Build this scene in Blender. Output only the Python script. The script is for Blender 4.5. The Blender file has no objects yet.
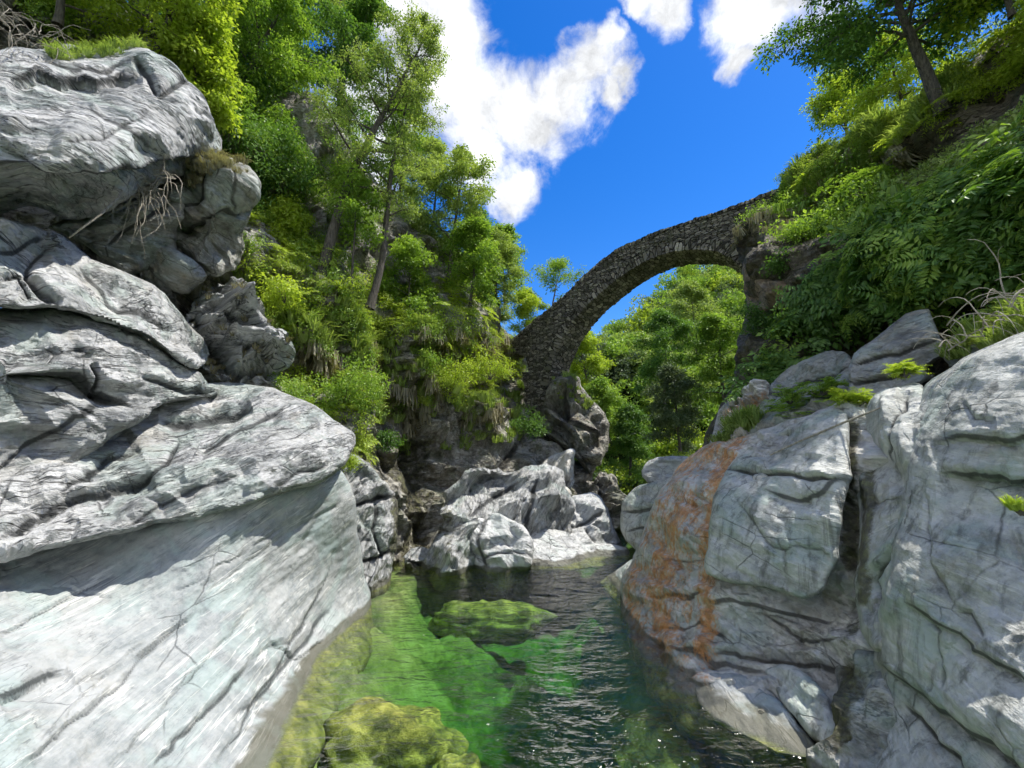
import bpy, math, random
import numpy as np
from mathutils import Vector
sc = bpy.context.scene
COL = sc.collection
rad = math.radians
# ------------------------------------------------------------------ camera
TILT = rad(9.6); F = 450.0; CAM = np.array([0., 0., 4.0])
cd = bpy.data.cameras.new('camera'); cam = bpy.data.objects.new('camera', cd); COL.objects.link(cam)
cam.location = CAM; cam.rotation_euler = (rad(90)+TILT, 0, 0)
cd.sensor_width = 36; cd.lens = F/1024*36; cd.clip_start = .05; cd.clip_end = 5000
sc.camera = cam
FWD = np.array([0, math.cos(TILT), math.sin(TILT)]); UP = np.array([0, -math.sin(TILT), math.cos(TILT)]); RT = np.array([1., 0, 0])
# ------------------------------------------------------------------ light
SUN_EL = rad(65); SUN_AZ = rad(84)         # azimuth clockwise from +Y
SUN = np.array([math.sin(SUN_AZ)*math.cos(SUN_EL), math.cos(SUN_AZ)*math.cos(SUN_EL), math.sin(SUN_EL)])
sl = bpy.data.lights.new('sun', 'SUN'); sl.energy = 2.45; sl.angle = rad(.5); sl.color = (1, .95, .86)
so = bpy.data.objects.new('sun', sl); COL.objects.link(so)
so.rotation_euler = Vector(SUN).to_track_quat('Z', 'Y').to_euler()
sc.view_settings.view_transform = 'Standard'; sc.view_settings.look = 'None'
sc.view_settings.exposure = 1.38; sc.view_settings.gamma = 1; sc.view_settings.use_curve_mapping = False
sc.cycles.max_bounces = 5; sc.cycles.adaptive_threshold = .03; sc.cycles.transparent_max_bounces = 10; sc.cycles.diffuse_bounces = 2
sc.cycles.use_denoising = True; sc.cycles.sample_clamp_indirect = 5; sc.cycles.sample_clamp_direct = 3
sc.cycles.caustics_reflective = False; sc.cycles.caustics_refractive = False

def unproj(px, py, d):
    px = np.asarray(px, float); py = np.asarray(py, float); d = np.asarray(d, float)
    r = FWD + ((px-512)/F)[..., None]*RT + (-(py-384)/F)[..., None]*UP
    return CAM + r*d[..., None]
def raydir(px, py):
    v = FWD + (px-512)/F*RT - (py-384)/F*UP
    return v/np.linalg.norm(v)
def water_d(px, py):
    v = FWD + (px-512)/F*RT - (py-384)/F*UP
    return -CAM[2]/v[2]

# ------------------------------------------------------------------ node helpers
class NT:
    def __init__(s, tree): s.t = tree; s.n = tree.nodes; s.l = tree.links
    def add(s, typ, **kw):
        nd = s.n.new(typ)
        ins = kw.pop('ins', {})
        for k, v in kw.items(): setattr(nd, k, v)
        for k, v in ins.items(): s.put(nd.inputs[k], v)
        return nd
    def put(s, sock, v):
        if isinstance(v, bpy.types.NodeSocket): s.l.new(v, sock)
        else: sock.default_value = v
    def math(s, op, a, b=None, c=None, clamp=False):
        nd = s.n.new('ShaderNodeMath'); nd.operation = op; nd.use_clamp = clamp
        s.put(nd.inputs[0], a)
        if b is not None: s.put(nd.inputs[1], b)
        if c is not None: s.put(nd.inputs[2], c)
        return nd.outputs[0]
    def vmath(s, op, a, b=None, scale=None):
        nd = s.n.new('ShaderNodeVectorMath'); nd.operation = op
        s.put(nd.inputs[0], a)
        if b is not None: s.put(nd.inputs[1], b)
        if scale is not None: s.put(nd.inputs['Scale'], scale)
        return nd.outputs['Value'] if op in ('DISTANCE', 'DOT_PRODUCT', 'LENGTH') else nd.outputs[0]
    def noise(s, vec, scale, detail=4, rough=.55, dist=0., typ='FBM', out=0):
        nd = s.n.new('ShaderNodeTexNoise'); nd.noise_type = typ
        s.put(nd.inputs['Vector'], vec); s.put(nd.inputs['Scale'], scale); nd.inputs['Detail'].default_value = detail
        nd.inputs['Roughness'].default_value = rough; nd.inputs['Distortion'].default_value = dist
        return nd.outputs[out]
    def voro(s, vec, scale, feature='F1', rnd=1., out='Distance'):
        nd = s.n.new('ShaderNodeTexVoronoi'); nd.feature = feature
        s.put(nd.inputs['Vector'], vec); nd.inputs['Scale'].default_value = scale; nd.inputs['Randomness'].default_value = rnd
        return nd.outputs[out]
    def ramp(s, fac, stops):
        nd = s.n.new('ShaderNodeValToRGB'); s.put(nd.inputs[0], fac)
        cr = nd.color_ramp
        while len(cr.elements) < len(stops): cr.elements.new(.5)
        for e, (p, c) in zip(cr.elements, stops):
            e.position = p; e.color = (c, c, c, 1) if isinstance(c, (int, float)) else (*c, 1)
        return nd.outputs[0]
    def map(s, v, a, b, c=0., d=1., smooth=False):
        nd = s.n.new('ShaderNodeMapRange'); nd.interpolation_type = 'SMOOTHSTEP' if smooth else 'LINEAR'
        s.put(nd.inputs[0], v)
        for i, x in enumerate((a, b, c, d)): s.put(nd.inputs[i+1], x)
        return nd.outputs[0]
    def mix(s, fac, a, b, mode='MIX'):
        nd = s.n.new('ShaderNodeMix'); nd.data_type = 'RGBA'; nd.blend_type = mode
        s.put(nd.inputs[0], fac); s.put(nd.inputs[6], (*a, 1) if isinstance(a, tuple) else a); s.put(nd.inputs[7], (*b, 1) if isinstance(b, tuple) else b)
        return nd.outputs[2]
    def bump(s, h, strength, dist, normal=None):
        nd = s.n.new('ShaderNodeBump'); s.put(nd.inputs['Height'], h); s.put(nd.inputs['Strength'], strength)
        nd.inputs['Distance'].default_value = dist
        if normal is not None: s.put(nd.inputs['Normal'], normal)
        return nd.outputs[0]
def newmat(name):
    m = bpy.data.materials.new(name); m.use_nodes = True; m.node_tree.nodes.clear()
    t = NT(m.node_tree); out = t.add('ShaderNodeOutputMaterial')
    return m, t, out

# ------------------------------------------------------------------ world: sky with clouds
w = bpy.data.worlds.new('World'); sc.world = w; w.use_nodes = True
t = NT(w.node_tree); t.n.clear()
wo = t.add('ShaderNodeOutputWorld'); bg = t.add('ShaderNodeBackground')
sky = t.add('ShaderNodeTexSky', sky_type='NISHITA'); sky.sun_disc = False
sky.sun_elevation = SUN_EL; sky.sun_rotation = SUN_AZ; sky.altitude = 600; sky.air_density = 1.0; sky.dust_density = .3; sky.ozone_density = 2.2
hs = t.add('ShaderNodeHueSaturation', ins={'Hue': .512, 'Saturation': 1.42, 'Value': .58, 'Color': sky.outputs[0]})
tc = t.add('ShaderNodeTexCoord'); D = tc.outputs['Generated']
warp = t.noise(D, 7, 6, .6, out=1)
Dw = t.vmath('ADD', D, t.vmath('SCALE', t.vmath('SUBTRACT', warp, (.5, .5, .5)), scale=.12))
lob = [(400, -30, 80), (430, 20, 70), (440, 80, 62), (475, 110, 62), (480, 160, 40), (515, 185, 32), (520, 120, 50), (565, 100, 42), (590, 70, 36), (605, 35, 16),
       (622, 78, 19), (612, 95, 16), (668, 5, 26), (640, -20, 25), (740, 25, 32), (765, 5, 36), (735, 60, 20), (800, -30, 60), (350, 200, 60), (380, 120, 60)]
acc = None
for (x, y, r) in lob:
    c = raydir(x, y); k = 1/math.sqrt(1+((x-512)/F)**2+((y-384)/F)**2)
    dd = t.vmath('DISTANCE', Dw, tuple(c))
    v = t.map(dd, r/F*k*1.25, 0., 0., 1.)
    acc = v if acc is None else t.math('MAXIMUM', acc, v)
n1 = t.noise(D, 9, 9, .62, .3)
fill_clouds = t.math('MULTIPLY', t.map(t.noise(D, 2.2, 6, .6), .40, .6, 0, 1), t.map(t.vmath('DOT_PRODUCT', D, tuple(raydir(560, 150))), .55, .2, 0, 1))  # clouds outside the view, added to whiten the fill light
m = t.math('ADD', t.math('MULTIPLY', t.math('MAXIMUM', acc, fill_clouds), 1.25), t.math('MULTIPLY', t.math('MULTIPLY', t.math('SUBTRACT', n1, .5), 2.6), t.math('MULTIPLY', t.math('MAXIMUM', acc, fill_clouds), 7., clamp=True)))
mask = t.map(m, .0, .95, 0, 1, True)
shade = t.map(t.noise(Dw, 8, 7, .65), .36, .6, .55, 1.)
cc = t.mix(1., (3.25, 3.32, 3.42), shade, 'MULTIPLY')
t.put(bg.inputs[0], t.mix(mask, hs.outputs[0], cc)); bg.inputs[1].default_value = .15
t.l.new(bg.outputs[0], wo.inputs[0])

# ------------------------------------------------------------------ numpy noise
_r = np.random.RandomState(7); _P = _r.permutation(512); _P = np.concatenate([_P]*4)
_G = _r.normal(size=(512, 3)); _G /= np.linalg.norm(_G, axis=1)[:, None]; _U = _r.rand(512, 6)
def _h(i, j, k): return _P[(_P[(_P[i & 511]+j) & 511]+k) & 511]
def perlin(p):
    i = np.floor(p).astype(int); f = p-i; u = f*f*f*(f*(f*6-15)+10); r = 0
    for a in (0, 1):
        for b in (0, 1):
            for c in (0, 1):
                g = _G[_h(i[:, 0]+a, i[:, 1]+b, i[:, 2]+c)]
                dt = g[:, 0]*(f[:, 0]-a)+g[:, 1]*(f[:, 1]-b)+g[:, 2]*(f[:, 2]-c)
                wt = (u[:, 0] if a else 1-u[:, 0])*(u[:, 1] if b else 1-u[:, 1])*(u[:, 2] if c else 1-u[:, 2])
                r = r+dt*wt
    return r*1.6
def fbm(p, o=4, g=.5):
    s = 0; a = 1
    for k in range(o): s = s+a*perlin(p*(2.03**k)+k*17.3); a *= g
    return s
def ridged(p, o=4, g=.5):
    s = 0; a = 1
    for k in range(o): s = s+a*(1-2*np.abs(perlin(p*(2.07**k)+k*9.1))); a *= g
    return s
def worley(p):
    """F1, F2, per-cell random (N,6), vector to the cell's point"""
    i = np.floor(p).astype(int); f = p-i; n = len(p)
    F1 = np.full(n, 9.); F2 = np.full(n, 9.); idd = np.zeros(n, int); vec = np.zeros((n, 3))
    for a in (-1, 0, 1):
        for b in (-1, 0, 1):
            for c in (-1, 0, 1):
                h = _h(i[:, 0]+a, i[:, 1]+b, i[:, 2]+c)
                v = f-(np.array([a, b, c])+.1+.8*_U[h][:, :3]); d = np.linalg.norm(v, axis=1)
                m1 = d < F1
                F2 = np.where(m1, F1, np.minimum(F2, d)); idd = np.where(m1, h, idd); vec[m1] = v[m1]; F1 = np.where(m1, d, F1)
    return F1, F2, _U[idd][:, 3:], vec

# ------------------------------------------------------------------ mesh helpers
def mk(name, V, Q, mat=None, parent=None, loc=None, smooth=False, attrs=None, T=None):
    V = np.ascontiguousarray(V, dtype=np.float32)
    if loc is not None: V = V-np.asarray(loc, dtype=np.float32)
    me = bpy.data.meshes.new(name); me.vertices.add(len(V)); me.vertices.foreach_set('co', V.ravel())
    Q = np.asarray(Q, dtype=np.int32).reshape(-1, 4) if Q is not None and len(Q) else np.zeros((0, 4), np.int32)
    T = np.asarray(T, dtype=np.int32).reshape(-1, 3) if T is not None and len(T) else np.zeros((0, 3), np.int32)
    li = np.concatenate([Q.ravel(), T.ravel()]); me.loops.add(len(li)); me.loops.foreach_set('vertex_index', li)
    st = np.concatenate([np.arange(len(Q))*4, len(Q)*4+np.arange(len(T))*3]).astype(np.int32)
    me.polygons.add(len(st)); me.polygons.foreach_set('loop_start', st)
    me.polygons.foreach_set('loop_total', np.concatenate([np.full(len(Q), 4), np.full(len(T), 3)]).astype(np.int32))
    me.polygons.foreach_set('use_smooth', np.full(len(st), smooth))
    me.update(calc_edges=True)
    if attrs:
        for k, a in attrs.items():
            a = np.ascontiguousarray(a, dtype=np.float32)
            at = me.attributes.new(k, 'FLOAT_VECTOR' if a.ndim == 2 else 'FLOAT', 'POINT')
            at.data.foreach_set('vector' if a.ndim == 2 else 'value', a.ravel())
    if mat: me.materials.append(mat)
    o = bpy.data.objects.new(name, me); COL.objects.link(o)
    if loc is not None: o.location = [float(x) for x in loc]
    if parent is not None: o.parent = parent; o.location = [float(a)-float(b) for a, b in zip(o.location, parent.location)]
    return o
def tag(o, label=None, cat=None, group=None, kind=None):
    if label: o['label'] = label
    if cat: o['category'] = cat
    if group: o['group'] = group
    if kind: o['kind'] = kind
    return o
def empty(name, loc, *a, **k):
    o = bpy.data.objects.new(name, None); COL.objects.link(o); o.location = [float(x) for x in loc]
    return tag(o, *a, **k)
def dist_poly(px, py, pts, closed=True):
    pts = np.asarray(pts, float); a = pts; b = np.roll(pts, -1, 0)
    if not closed: a = pts[:-1]; b = pts[1:]
    best = np.full(len(px), 1e9); bx = px.copy(); by = py.copy(); sg = np.ones(len(px)); tt = np.zeros(len(px)); L = 0
    for (x0, y0), (x1, y1) in zip(a, b):
        dx, dy = x1-x0, y1-y0; ll = dx*dx+dy*dy+1e-9
        u = np.clip(((px-x0)*dx+(py-y0)*dy)/ll, 0, 1); qx = x0+u*dx; qy = y0+u*dy
        d = np.hypot(px-qx, py-qy); m_ = d < best
        best[m_] = d[m_]; bx[m_] = qx[m_]; by[m_] = qy[m_]; tt[m_] = L+u[m_]*math.sqrt(ll)
        sg[m_] = np.sign(dx*(py-y0)-dy*(px-x0))[m_]; L += math.sqrt(ll)
    return best, bx, by, sg, tt/max(L, 1e-6)     # sg > 0: right-hand side while walking (screen, y down)
def inside(px, py, pts):
    pts = np.asarray(pts, float); r = np.zeros(len(px), bool); n = len(pts)
    for k in range(n):
        x0, y0 = pts[k]; x1, y1 = pts[(k+1) % n]
        if y0 == y1: continue
        c = ((y0 > py) != (y1 > py)) & (px < (x1-x0)*(py-y0)/(y1-y0)+x0); r ^= c
    return r
def chaikin(p, n=1, closed=True):
    p = np.asarray(p, float)
    for _ in range(n):
        q = np.roll(p, -1, 0); p = np.stack([.8*p+.2*q, .2*p+.8*q], 1).reshape(-1, 2)
    return p
def tps(ctrl):
    c = np.asarray(ctrl, float); X = c[:, :2]/100; y = 1/c[:, 2]; n = len(c)
    def U(r): return r*r*np.log(r+1e-9)
    K = U(np.linalg.norm(X[:, None]-X[None], axis=2))+np.eye(n)*.02; Pm = np.hstack([np.ones((n, 1)), X])
    A = np.zeros((n+3, n+3)); A[:n, :n] = K; A[:n, n:] = Pm; A[n:, :n] = Pm.T
    s = np.linalg.solve(A, np.concatenate([y, [0]*3]))
    lo, hi = y.min()*.75, y.max()*1.3
    def f(px, py):
        q = np.stack([np.asarray(px, float), np.asarray(py, float)], -1)/100
        sh = q.shape[:-1]; q = q.reshape(-1, 2)
        v = U(np.linalg.norm(q[:, None]-X[None], axis=2))@s[:n]+s[n]+q@s[n+1:]
        return (1/np.clip(v, lo, hi)).reshape(sh)
    return f
def vnormals(V, Q):
    n = np.cross(V[Q[:, 2]]-V[Q[:, 0]], V[Q[:, 3]]-V[Q[:, 1]]); N = np.zeros_like(V)
    for k in range(4): np.add.at(N, Q[:, k], n)
    return N/(np.linalg.norm(N, axis=1)[:, None]+1e-12)
def fol_frame(a, lean=0.):
    """layers whose traces run at angle a on the face"""
    tdir = math.cos(rad(a))*RT+math.sin(rad(a))*UP; d2 = FWD*math.cos(rad(lean))+UP*math.sin(rad(lean))
    d2 = d2-tdir*np.dot(d2, tdir); d2 /= np.linalg.norm(d2)
    return np.stack([tdir, d2, np.cross(tdir, d2)])

from mathutils.geometry import delaunay_2d_cdt
def facets(px, py, size, ang, an, rs):
    """continuous field made of flat triangular planes, values about -1..1"""
    c, s_ = math.cos(rad(ang)), -math.sin(rad(ang)); u = (px*c+py*s_)/an; v = -px*s_+py*c
    u0, u1, v0, v1 = u.min()-2*size, u.max()+2*size, v.min()-2*size, v.max()+2*size
    nu, nv = int((u1-u0)/size)+1, int((v1-v0)/size)+1
    P = [(u0+(i+.5+.8*(rs.rand()-.5))*size, v0+(j+.5+.8*(rs.rand()-.5))*size) for i in range(nu) for j in range(nv)]
    vs, _, fs, *_ = delaunay_2d_cdt([Vector(p) for p in P], [], [], 0, 1e-5)
    hv = rs.rand(len(vs))*2-1; out = np.zeros(len(px)); o = np.argsort(u); us = u[o]
    for f in fs:
        if len(f) != 3: continue
        a, b, c_ = [vs[k] for k in f]; lo, hi = min(a[0], b[0], c_[0]), max(a[0], b[0], c_[0])
        i0, i1 = np.searchsorted(us, [lo, hi]); ix = o[i0:i1]
        if not len(ix): continue
        x, y = u[ix], v[ix]; D_ = (b[1]-c_[1])*(a[0]-c_[0])+(c_[0]-b[0])*(a[1]-c_[1])
        if abs(D_) < 1e-9: continue
        w1 = ((b[1]-c_[1])*(x-c_[0])+(c_[0]-b[0])*(y-c_[1]))/D_; w2 = ((c_[1]-a[1])*(x-c_[0])+(a[0]-c_[0])*(y-c_[1]))/D_; w3_ = 1-w1-w2
        m_ = (w1 >= -1e-6) & (w2 >= -1e-6) & (w3_ >= -1e-6); out[ix[m_]] = (w1*hv[f[0]]+w2*hv[f[1]]+w3_*hv[f[2]])[m_]
    return out
SURF = {}
def relief(name, outline, ctrl, mat, s=2.6, ew=22, eR=.8, thick=2.5, cracks=(), ang=0, lump=.16, ls=.55, blk=.12, bs=.9, ban=(1, 1, 2.4),
           strat=.05, fine=.02, jit=2.5, seed=0, stains=(), moss=(), smooth=True, shrink=.12, groove=.05, terr=.0):
    rs = np.random.RandomState(seed+11)
    poly = chaikin(outline, 1); a = np.stack([poly[:, 0]/28+seed*3.1, poly[:, 1]/28, np.full(len(poly), seed*1.7)], 1)
    poly = poly+np.stack([fbm(a, 3), fbm(a+40, 3)], 1)*jit*1.6
    x0, y0 = poly.min(0)-s; x1, y1 = poly.max(0)+s
    xs = np.arange(x0, x1+s, s); ys = np.arange(y0, y1+s, s); GX, GY = np.meshgrid(xs, ys); nx, ny = len(xs), len(ys)
    px = GX.ravel(); py = GY.ravel(); ins = inside(px, py, poly)
    i = np.arange(nx*ny).reshape(ny, nx); Qf = np.stack([i[:-1, :-1], i[1:, :-1], i[1:, 1:], i[:-1, 1:]], -1).reshape(-1, 4)
    Qf = Qf[ins[Qf].any(1)]; used = np.unique(Qf); remap = np.full(nx*ny, -1); remap[used] = np.arange(len(used)); Qf = remap[Qf]
    px = px[used]; py = py[used]; ins = ins[used]
    e, bx, by, _, _ = dist_poly(px, py, poly); e = np.where(ins, e, 0); px = np.where(ins, px, bx); py = np.where(ins, py, by)
    f = tps(ctrl); d = f(px, py); en = np.clip(e/ew, 0, 1)**.75; d = d+eR*(1-np.sqrt(np.clip(1-(1-en)**2, 0, 1)))
    V = unproj(px, py, d); N = vnormals(V, Qf); Fr = fol_frame(ang); q = (V-CAM)@Fr.T
    h = lump*fbm(V*ls+seed*5.3, 3)
    if blk:
        sx = px+6*fbm(np.stack([px/40, py/40, px*0+seed], 1), 2); sy = py+6*fbm(np.stack([px/40, py/40, px*0+seed+5], 1), 2)
        pxm = 450/np.median(d); h += blk*3.2*facets(sx, sy, pxm*1.05/bs, ang, 1.7, rs)+blk*1.15*facets(sx, sy, pxm*.42/bs, ang+10, 1.8, rs)+blk*.75*facets(sx, sy, max(6, pxm*.18/bs), ang-8, 1.7, rs)
    if not smooth or name.startswith('hill'):
        pq = q*np.array(ban)*bs+.35*np.stack([fbm(V*.8+9, 2), fbm(V*.8+31, 2), fbm(V*.8+57, 2)], 1)+seed*2.3
        F1, F2, rr, vec = worley(pq)
        h += blk*.8*((rr[:, 0]-.5)*1.2+vec[:, 0]*(rr[:, 1]-.5)*1.6+vec[:, 2]*(rr[:, 2]-.5)*1.6)
        h -= groove*np.exp(-((F2-F1)/.09)**2)
    sv = fbm(q*np.array([.5, .5, 4.2])+seed, 4, .6)
    h += strat*sv
    if terr:
        tt = q[:, 2]*1.6+.5*fbm(V*.5+3, 2); fl = np.floor(tt); fr = tt-fl; h += terr*(np.clip(fr*4, 0, 1)-fr)*(.4+.6*np.abs(np.sin(fl*12.9)))
    h += fine*ridged(V*5.5, 3)
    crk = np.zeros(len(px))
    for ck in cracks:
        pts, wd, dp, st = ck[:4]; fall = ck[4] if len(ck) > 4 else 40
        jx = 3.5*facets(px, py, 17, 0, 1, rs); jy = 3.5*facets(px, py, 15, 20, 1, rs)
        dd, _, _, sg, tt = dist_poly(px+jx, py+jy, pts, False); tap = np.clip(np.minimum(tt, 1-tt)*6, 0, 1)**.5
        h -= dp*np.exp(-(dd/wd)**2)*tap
        crk = np.maximum(crk, tap*np.exp(-(dd/(.5*min(wd, 5)+.7))**2)*min(1, (dp+st)*5)); crk = np.maximum(crk, .45*tap*np.where(sg > 0, np.exp(-dd/max(3, fall*.25)), 0)*min(1, st*5))  # mask for painted shade: the crack line and a falloff below each ledge
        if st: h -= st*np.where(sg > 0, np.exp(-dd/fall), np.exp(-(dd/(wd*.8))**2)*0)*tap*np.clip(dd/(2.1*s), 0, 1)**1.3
    vd = CAM-V; vd /= np.linalg.norm(vd, axis=1)[:, None]; Nd = N+.9*vd; Nd /= np.linalg.norm(Nd, axis=1)[:, None]
    V2 = V+Nd*h[:, None]*np.minimum(1, .35+e/10)[:, None]
    stain = np.zeros(len(px)); mo = np.zeros(len(px))
    for pts, wd, k in stains:
        dd, *_ = dist_poly(px, py, pts, False); stain = np.maximum(stain, k*np.exp(-(dd/wd)**2))
    for pts, wd, k in moss:
        dd, *_ = dist_poly(px, py, pts, False); mo = np.maximum(mo, k*np.exp(-(dd/wd)**2))
    mo = np.clip(mo, 0, 1)
    SURF[name] = dict(V=V2, N=vnormals(V2, Qf), px=px, py=py, f=f, e=e)
    # back of the rock
    cx, cy = poly.mean(0); bk = unproj(px+(cx-px)*shrink, py+(cy-py)*shrink, d+thick*(.15+.85*en)); n = len(V2)
    ed = np.sort(np.concatenate([Qf[:, [0, 1]], Qf[:, [1, 2]], Qf[:, [2, 3]], Qf[:, [3, 0]]]), 1)
    ee = np.concatenate([Qf[:, [0, 1]], Qf[:, [1, 2]], Qf[:, [2, 3]], Qf[:, [3, 0]]])
    key = ed[:, 0]*n+ed[:, 1]; uq, inv, cnt = np.unique(key, return_inverse=True, return_counts=True)
    be = ee[cnt[inv] == 1]
    side = np.stack([be[:, 1], be[:, 0], be[:, 0]+n, be[:, 1]+n], 1)
    V3 = np.concatenate([V2, bk]); Q3 = np.concatenate([Qf, Qf[:, ::-1]+n, side])
    z = np.zeros(n); qq = np.concatenate([q, (bk-CAM)@Fr.T])
    loc = V2.mean(0); loc[2] = V2[:, 2].min()
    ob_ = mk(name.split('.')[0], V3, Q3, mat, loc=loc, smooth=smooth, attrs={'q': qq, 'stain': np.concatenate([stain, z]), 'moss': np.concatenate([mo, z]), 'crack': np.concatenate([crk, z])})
    if smooth: ob_.data.set_sharp_from_angle(angle=rad(24))
    return ob_

# ------------------------------------------------------------------ materials
def rock_mat(name, dark, mid, light, vein=.5, green=(.34, .42, .38), warm=(.42, .36, .27), warmth=.35, bumpk=1., stain=(.70, .31, .09), vs=1.0, facet=.5, lich=.3, streak=0., partk=1., p2k=1.):
    m, t, out = newmat(name)
    q = t.add('ShaderNodeAttribute', attribute_name='q').outputs['Vector']
    mp = t.add('ShaderNodeMapping', ins={'Vector': q, 'Scale': (.6, .6, 2.6)}).outputs[0]
    mp2 = t.add('ShaderNodeMapping', ins={'Vector': q, 'Scale': (.35, .35, 5.)}).outputs[0]
    a = t.noise(mp, 1.1*vs, 7, .7, .12); b = t.noise(q, .55, 5, .62, .1); c = t.noise(q, 7., 8, .7)
    fac = t.math('ADD', t.math('MULTIPLY', a, .38), t.math('ADD', t.math('MULTIPLY', b, .36), t.math('MULTIPLY', c, .26)))
    col = t.ramp(fac, [(.38, dark), (.465, mid), (.545, light), (.7, tuple(min(.8, x*1.15) for x in light))])
    col = t.mix(t.math('MULTIPLY', t.map(t.noise(q, .8, 4, .6, .8), .48, .62, 0, 1, True), .55), col, green, 'MIX')
    col = t.mix(t.math('MULTIPLY', t.map(t.noise(q, 1.3, 6, .65, 1.), .55, .68, 0, 1, True), warmth), col, warm)
    # pale veins along the layering, a few across it
    v1 = t.map(t.math('ABSOLUTE', t.math('SUBTRACT', t.noise(mp2, .9*vs, 5, .6, .25), .5)), 0, .018, 1, 0)
    vm = t.math('MULTIPLY', v1, t.map(t.noise(q, 1.1, 3), .42, .6, 0, vein))
    col = t.mix(vm, col, (.72, .72, .68))
    # thin dark partings
    pt = t.noise(t.add('ShaderNodeMapping', ins={'Vector': q, 'Scale': (.5, .5, 4.)}).outputs[0], 1.9*vs, 6, .6, .1)
    part = t.map(t.math('ABSOLUTE', t.math('SUBTRACT', pt, .5)), 0, .014, 1, 0)
    part = t.math('MULTIPLY', part, t.map(t.noise(q, 1.6, 4), .42, .58, 0, partk))
    ck = t.voro(t.vmath('ADD', t.vmath('MULTIPLY', q, (1, 1, 1.7)), t.vmath('SCALE', t.noise(q, 3.4, 4, .7, out=1), scale=.10)), .8, 'DISTANCE_TO_EDGE')
    crk = t.math('MULTIPLY', t.map(ck, 0, .016, 1, 0), t.map(t.noise(q, .9, 3), .5, .6, 0, .8))
    p2 = t.noise(t.add('ShaderNodeMapping', ins={'Vector': t.vmath('ADD', q, (7, 3, 1)), 'Scale': (.22, .22, 2.0)}).outputs[0], 1.6*vs, 5, .5, .25)
    p2 = t.math('MULTIPLY', t.map(t.math('ABSOLUTE', t.math('SUBTRACT', p2, .5)), .002, .012, 1, 0), t.map(b, .45, .55, 0, p2k))
    lines = t.math('MAXIMUM', t.math('MAXIMUM', part, crk), p2)
    col = t.mix(t.math('MULTIPLY', lines, .85), col, tuple(x*.3 for x in dark))
    # lichen and grime speckle
    sp = t.math('MULTIPLY', t.map(t.noise(q, 16, 6, .75), .56, .66, 0, 1), t.map(t.noise(q, .9, 4, .6), .45, .6, 0, lich))
    col = t.mix(sp, col, (.10, .10, .085))
    # rain streaks that run down
    gp = t.add('ShaderNodeNewGeometry').outputs['Position']
    stv = t.noise(t.add('ShaderNodeMapping', ins={'Vector': gp, 'Scale': (3.2, 3.2, .16)}).outputs[0], 1.5, 6, .65, .3)
    if streak:
        col = t.mix(t.math('MULTIPLY', t.map(stv, .52, .66, 0, 1), streak), col, tuple(x*.55 for x in dark))
        col = t.mix(t.math('MULTIPLY', t.map(stv, .46, .34, 0, 1), streak*.7), col, (.56, .57, .54))
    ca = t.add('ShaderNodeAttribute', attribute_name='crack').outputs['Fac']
    col = t.mix(t.math('MULTIPLY', t.map(t.math('ADD', ca, t.math('MULTIPLY', t.math('SUBTRACT', c, .5), .5)), .2, .75, 0, 1, True), t.map(ca, .02, .1, 0, .85)), col, tuple(x*.28 for x in dark))  # crevice and ledge shade painted into the base colour
    sa = t.add('ShaderNodeAttribute', attribute_name='stain').outputs['Fac']
    sm = t.map(t.math('MULTIPLY', t.math('ADD', sa, t.math('MULTIPLY', t.math('SUBTRACT', t.noise(t.vmath('MULTIPLY', gp, (2.2, 2.2, 1.3)), 2.2, 8, .8), .5), 2.7)), t.math('GREATER_THAN', sa, .02)), .36, .92, 0, .88, True)
    scol = t.ramp(t.noise(q, 3.5, 6, .7), [(.3, tuple(x*.35 for x in stain)), (.5, stain), (.6, (.66, .42, .2)), (.7, (.66, .56, .4))])
    col = t.mix(sm, col, scol)
    ma = t.add('ShaderNodeAttribute', attribute_name='moss').outputs['Fac']
    mm = t.map(t.math('MULTIPLY', t.math('ADD', ma, t.math('MULTIPLY', t.math('SUBTRACT', t.noise(gp, 2.6, 7, .7), .5), 1.6)), t.math('GREATER_THAN', ma, .02)), .35, .75, 0, .88, True)
    col = t.mix(mm, col, t.ramp(t.noise(gp, 6, 5, .7), [(.35, (.03, .028, .018)), (.5, (.085, .08, .04)), (.66, (.16, .17, .05))]))
    # damp and algae just above and below the waterline
    z = t.add('ShaderNodeSeparateXYZ', ins={0: gp}).outputs[2]
    wz = t.math('ADD', z, t.math('MULTIPLY', t.noise(gp, 2.5, 4), -.22))
    col = t.mix(t.map(wz, .01, .07, .8, 0), col, (.09, .085, .05))
    col = t.mix(t.map(t.math('ADD', z, t.math('MULTIPLY', t.noise(gp, 4, 4), .05)), .02, -.03, 0, .95), col, t.ramp(t.noise(gp, 3., 6, .7), [(.35, (.06, .07, .015)), (.5, (.18, .19, .04)), (.65, (.34, .32, .09))]))
    bs = t.add('ShaderNodeBsdfPrincipled', ins={'Base Color': col})
    t.put(bs.inputs['Roughness'], t.map(c, .3, .7, .6, .85)); bs.inputs['Specular IOR Level'].default_value = .35
    h = t.math('ADD', t.math('MULTIPLY', a, .4), t.math('MULTIPLY', t.noise(q, 3.2, 6, .72, .05), .6))
    h = t.math('ADD', h, t.math('MULTIPLY', t.noise(t.add('ShaderNodeMapping', ins={'Vector': q, 'Scale': (1.4, 1.4, 5.)}).outputs[0], 2.6, 5, .7, .08), .35))
    h = t.math('SUBTRACT', h, t.math('MULTIPLY', lines, .3))
    wq = t.vmath('ADD', t.vmath('MULTIPLY', q, (1, 1, 2.3)), t.vmath('SCALE', t.noise(q, 2.2, 3, .6, out=1), scale=.12))
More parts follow.
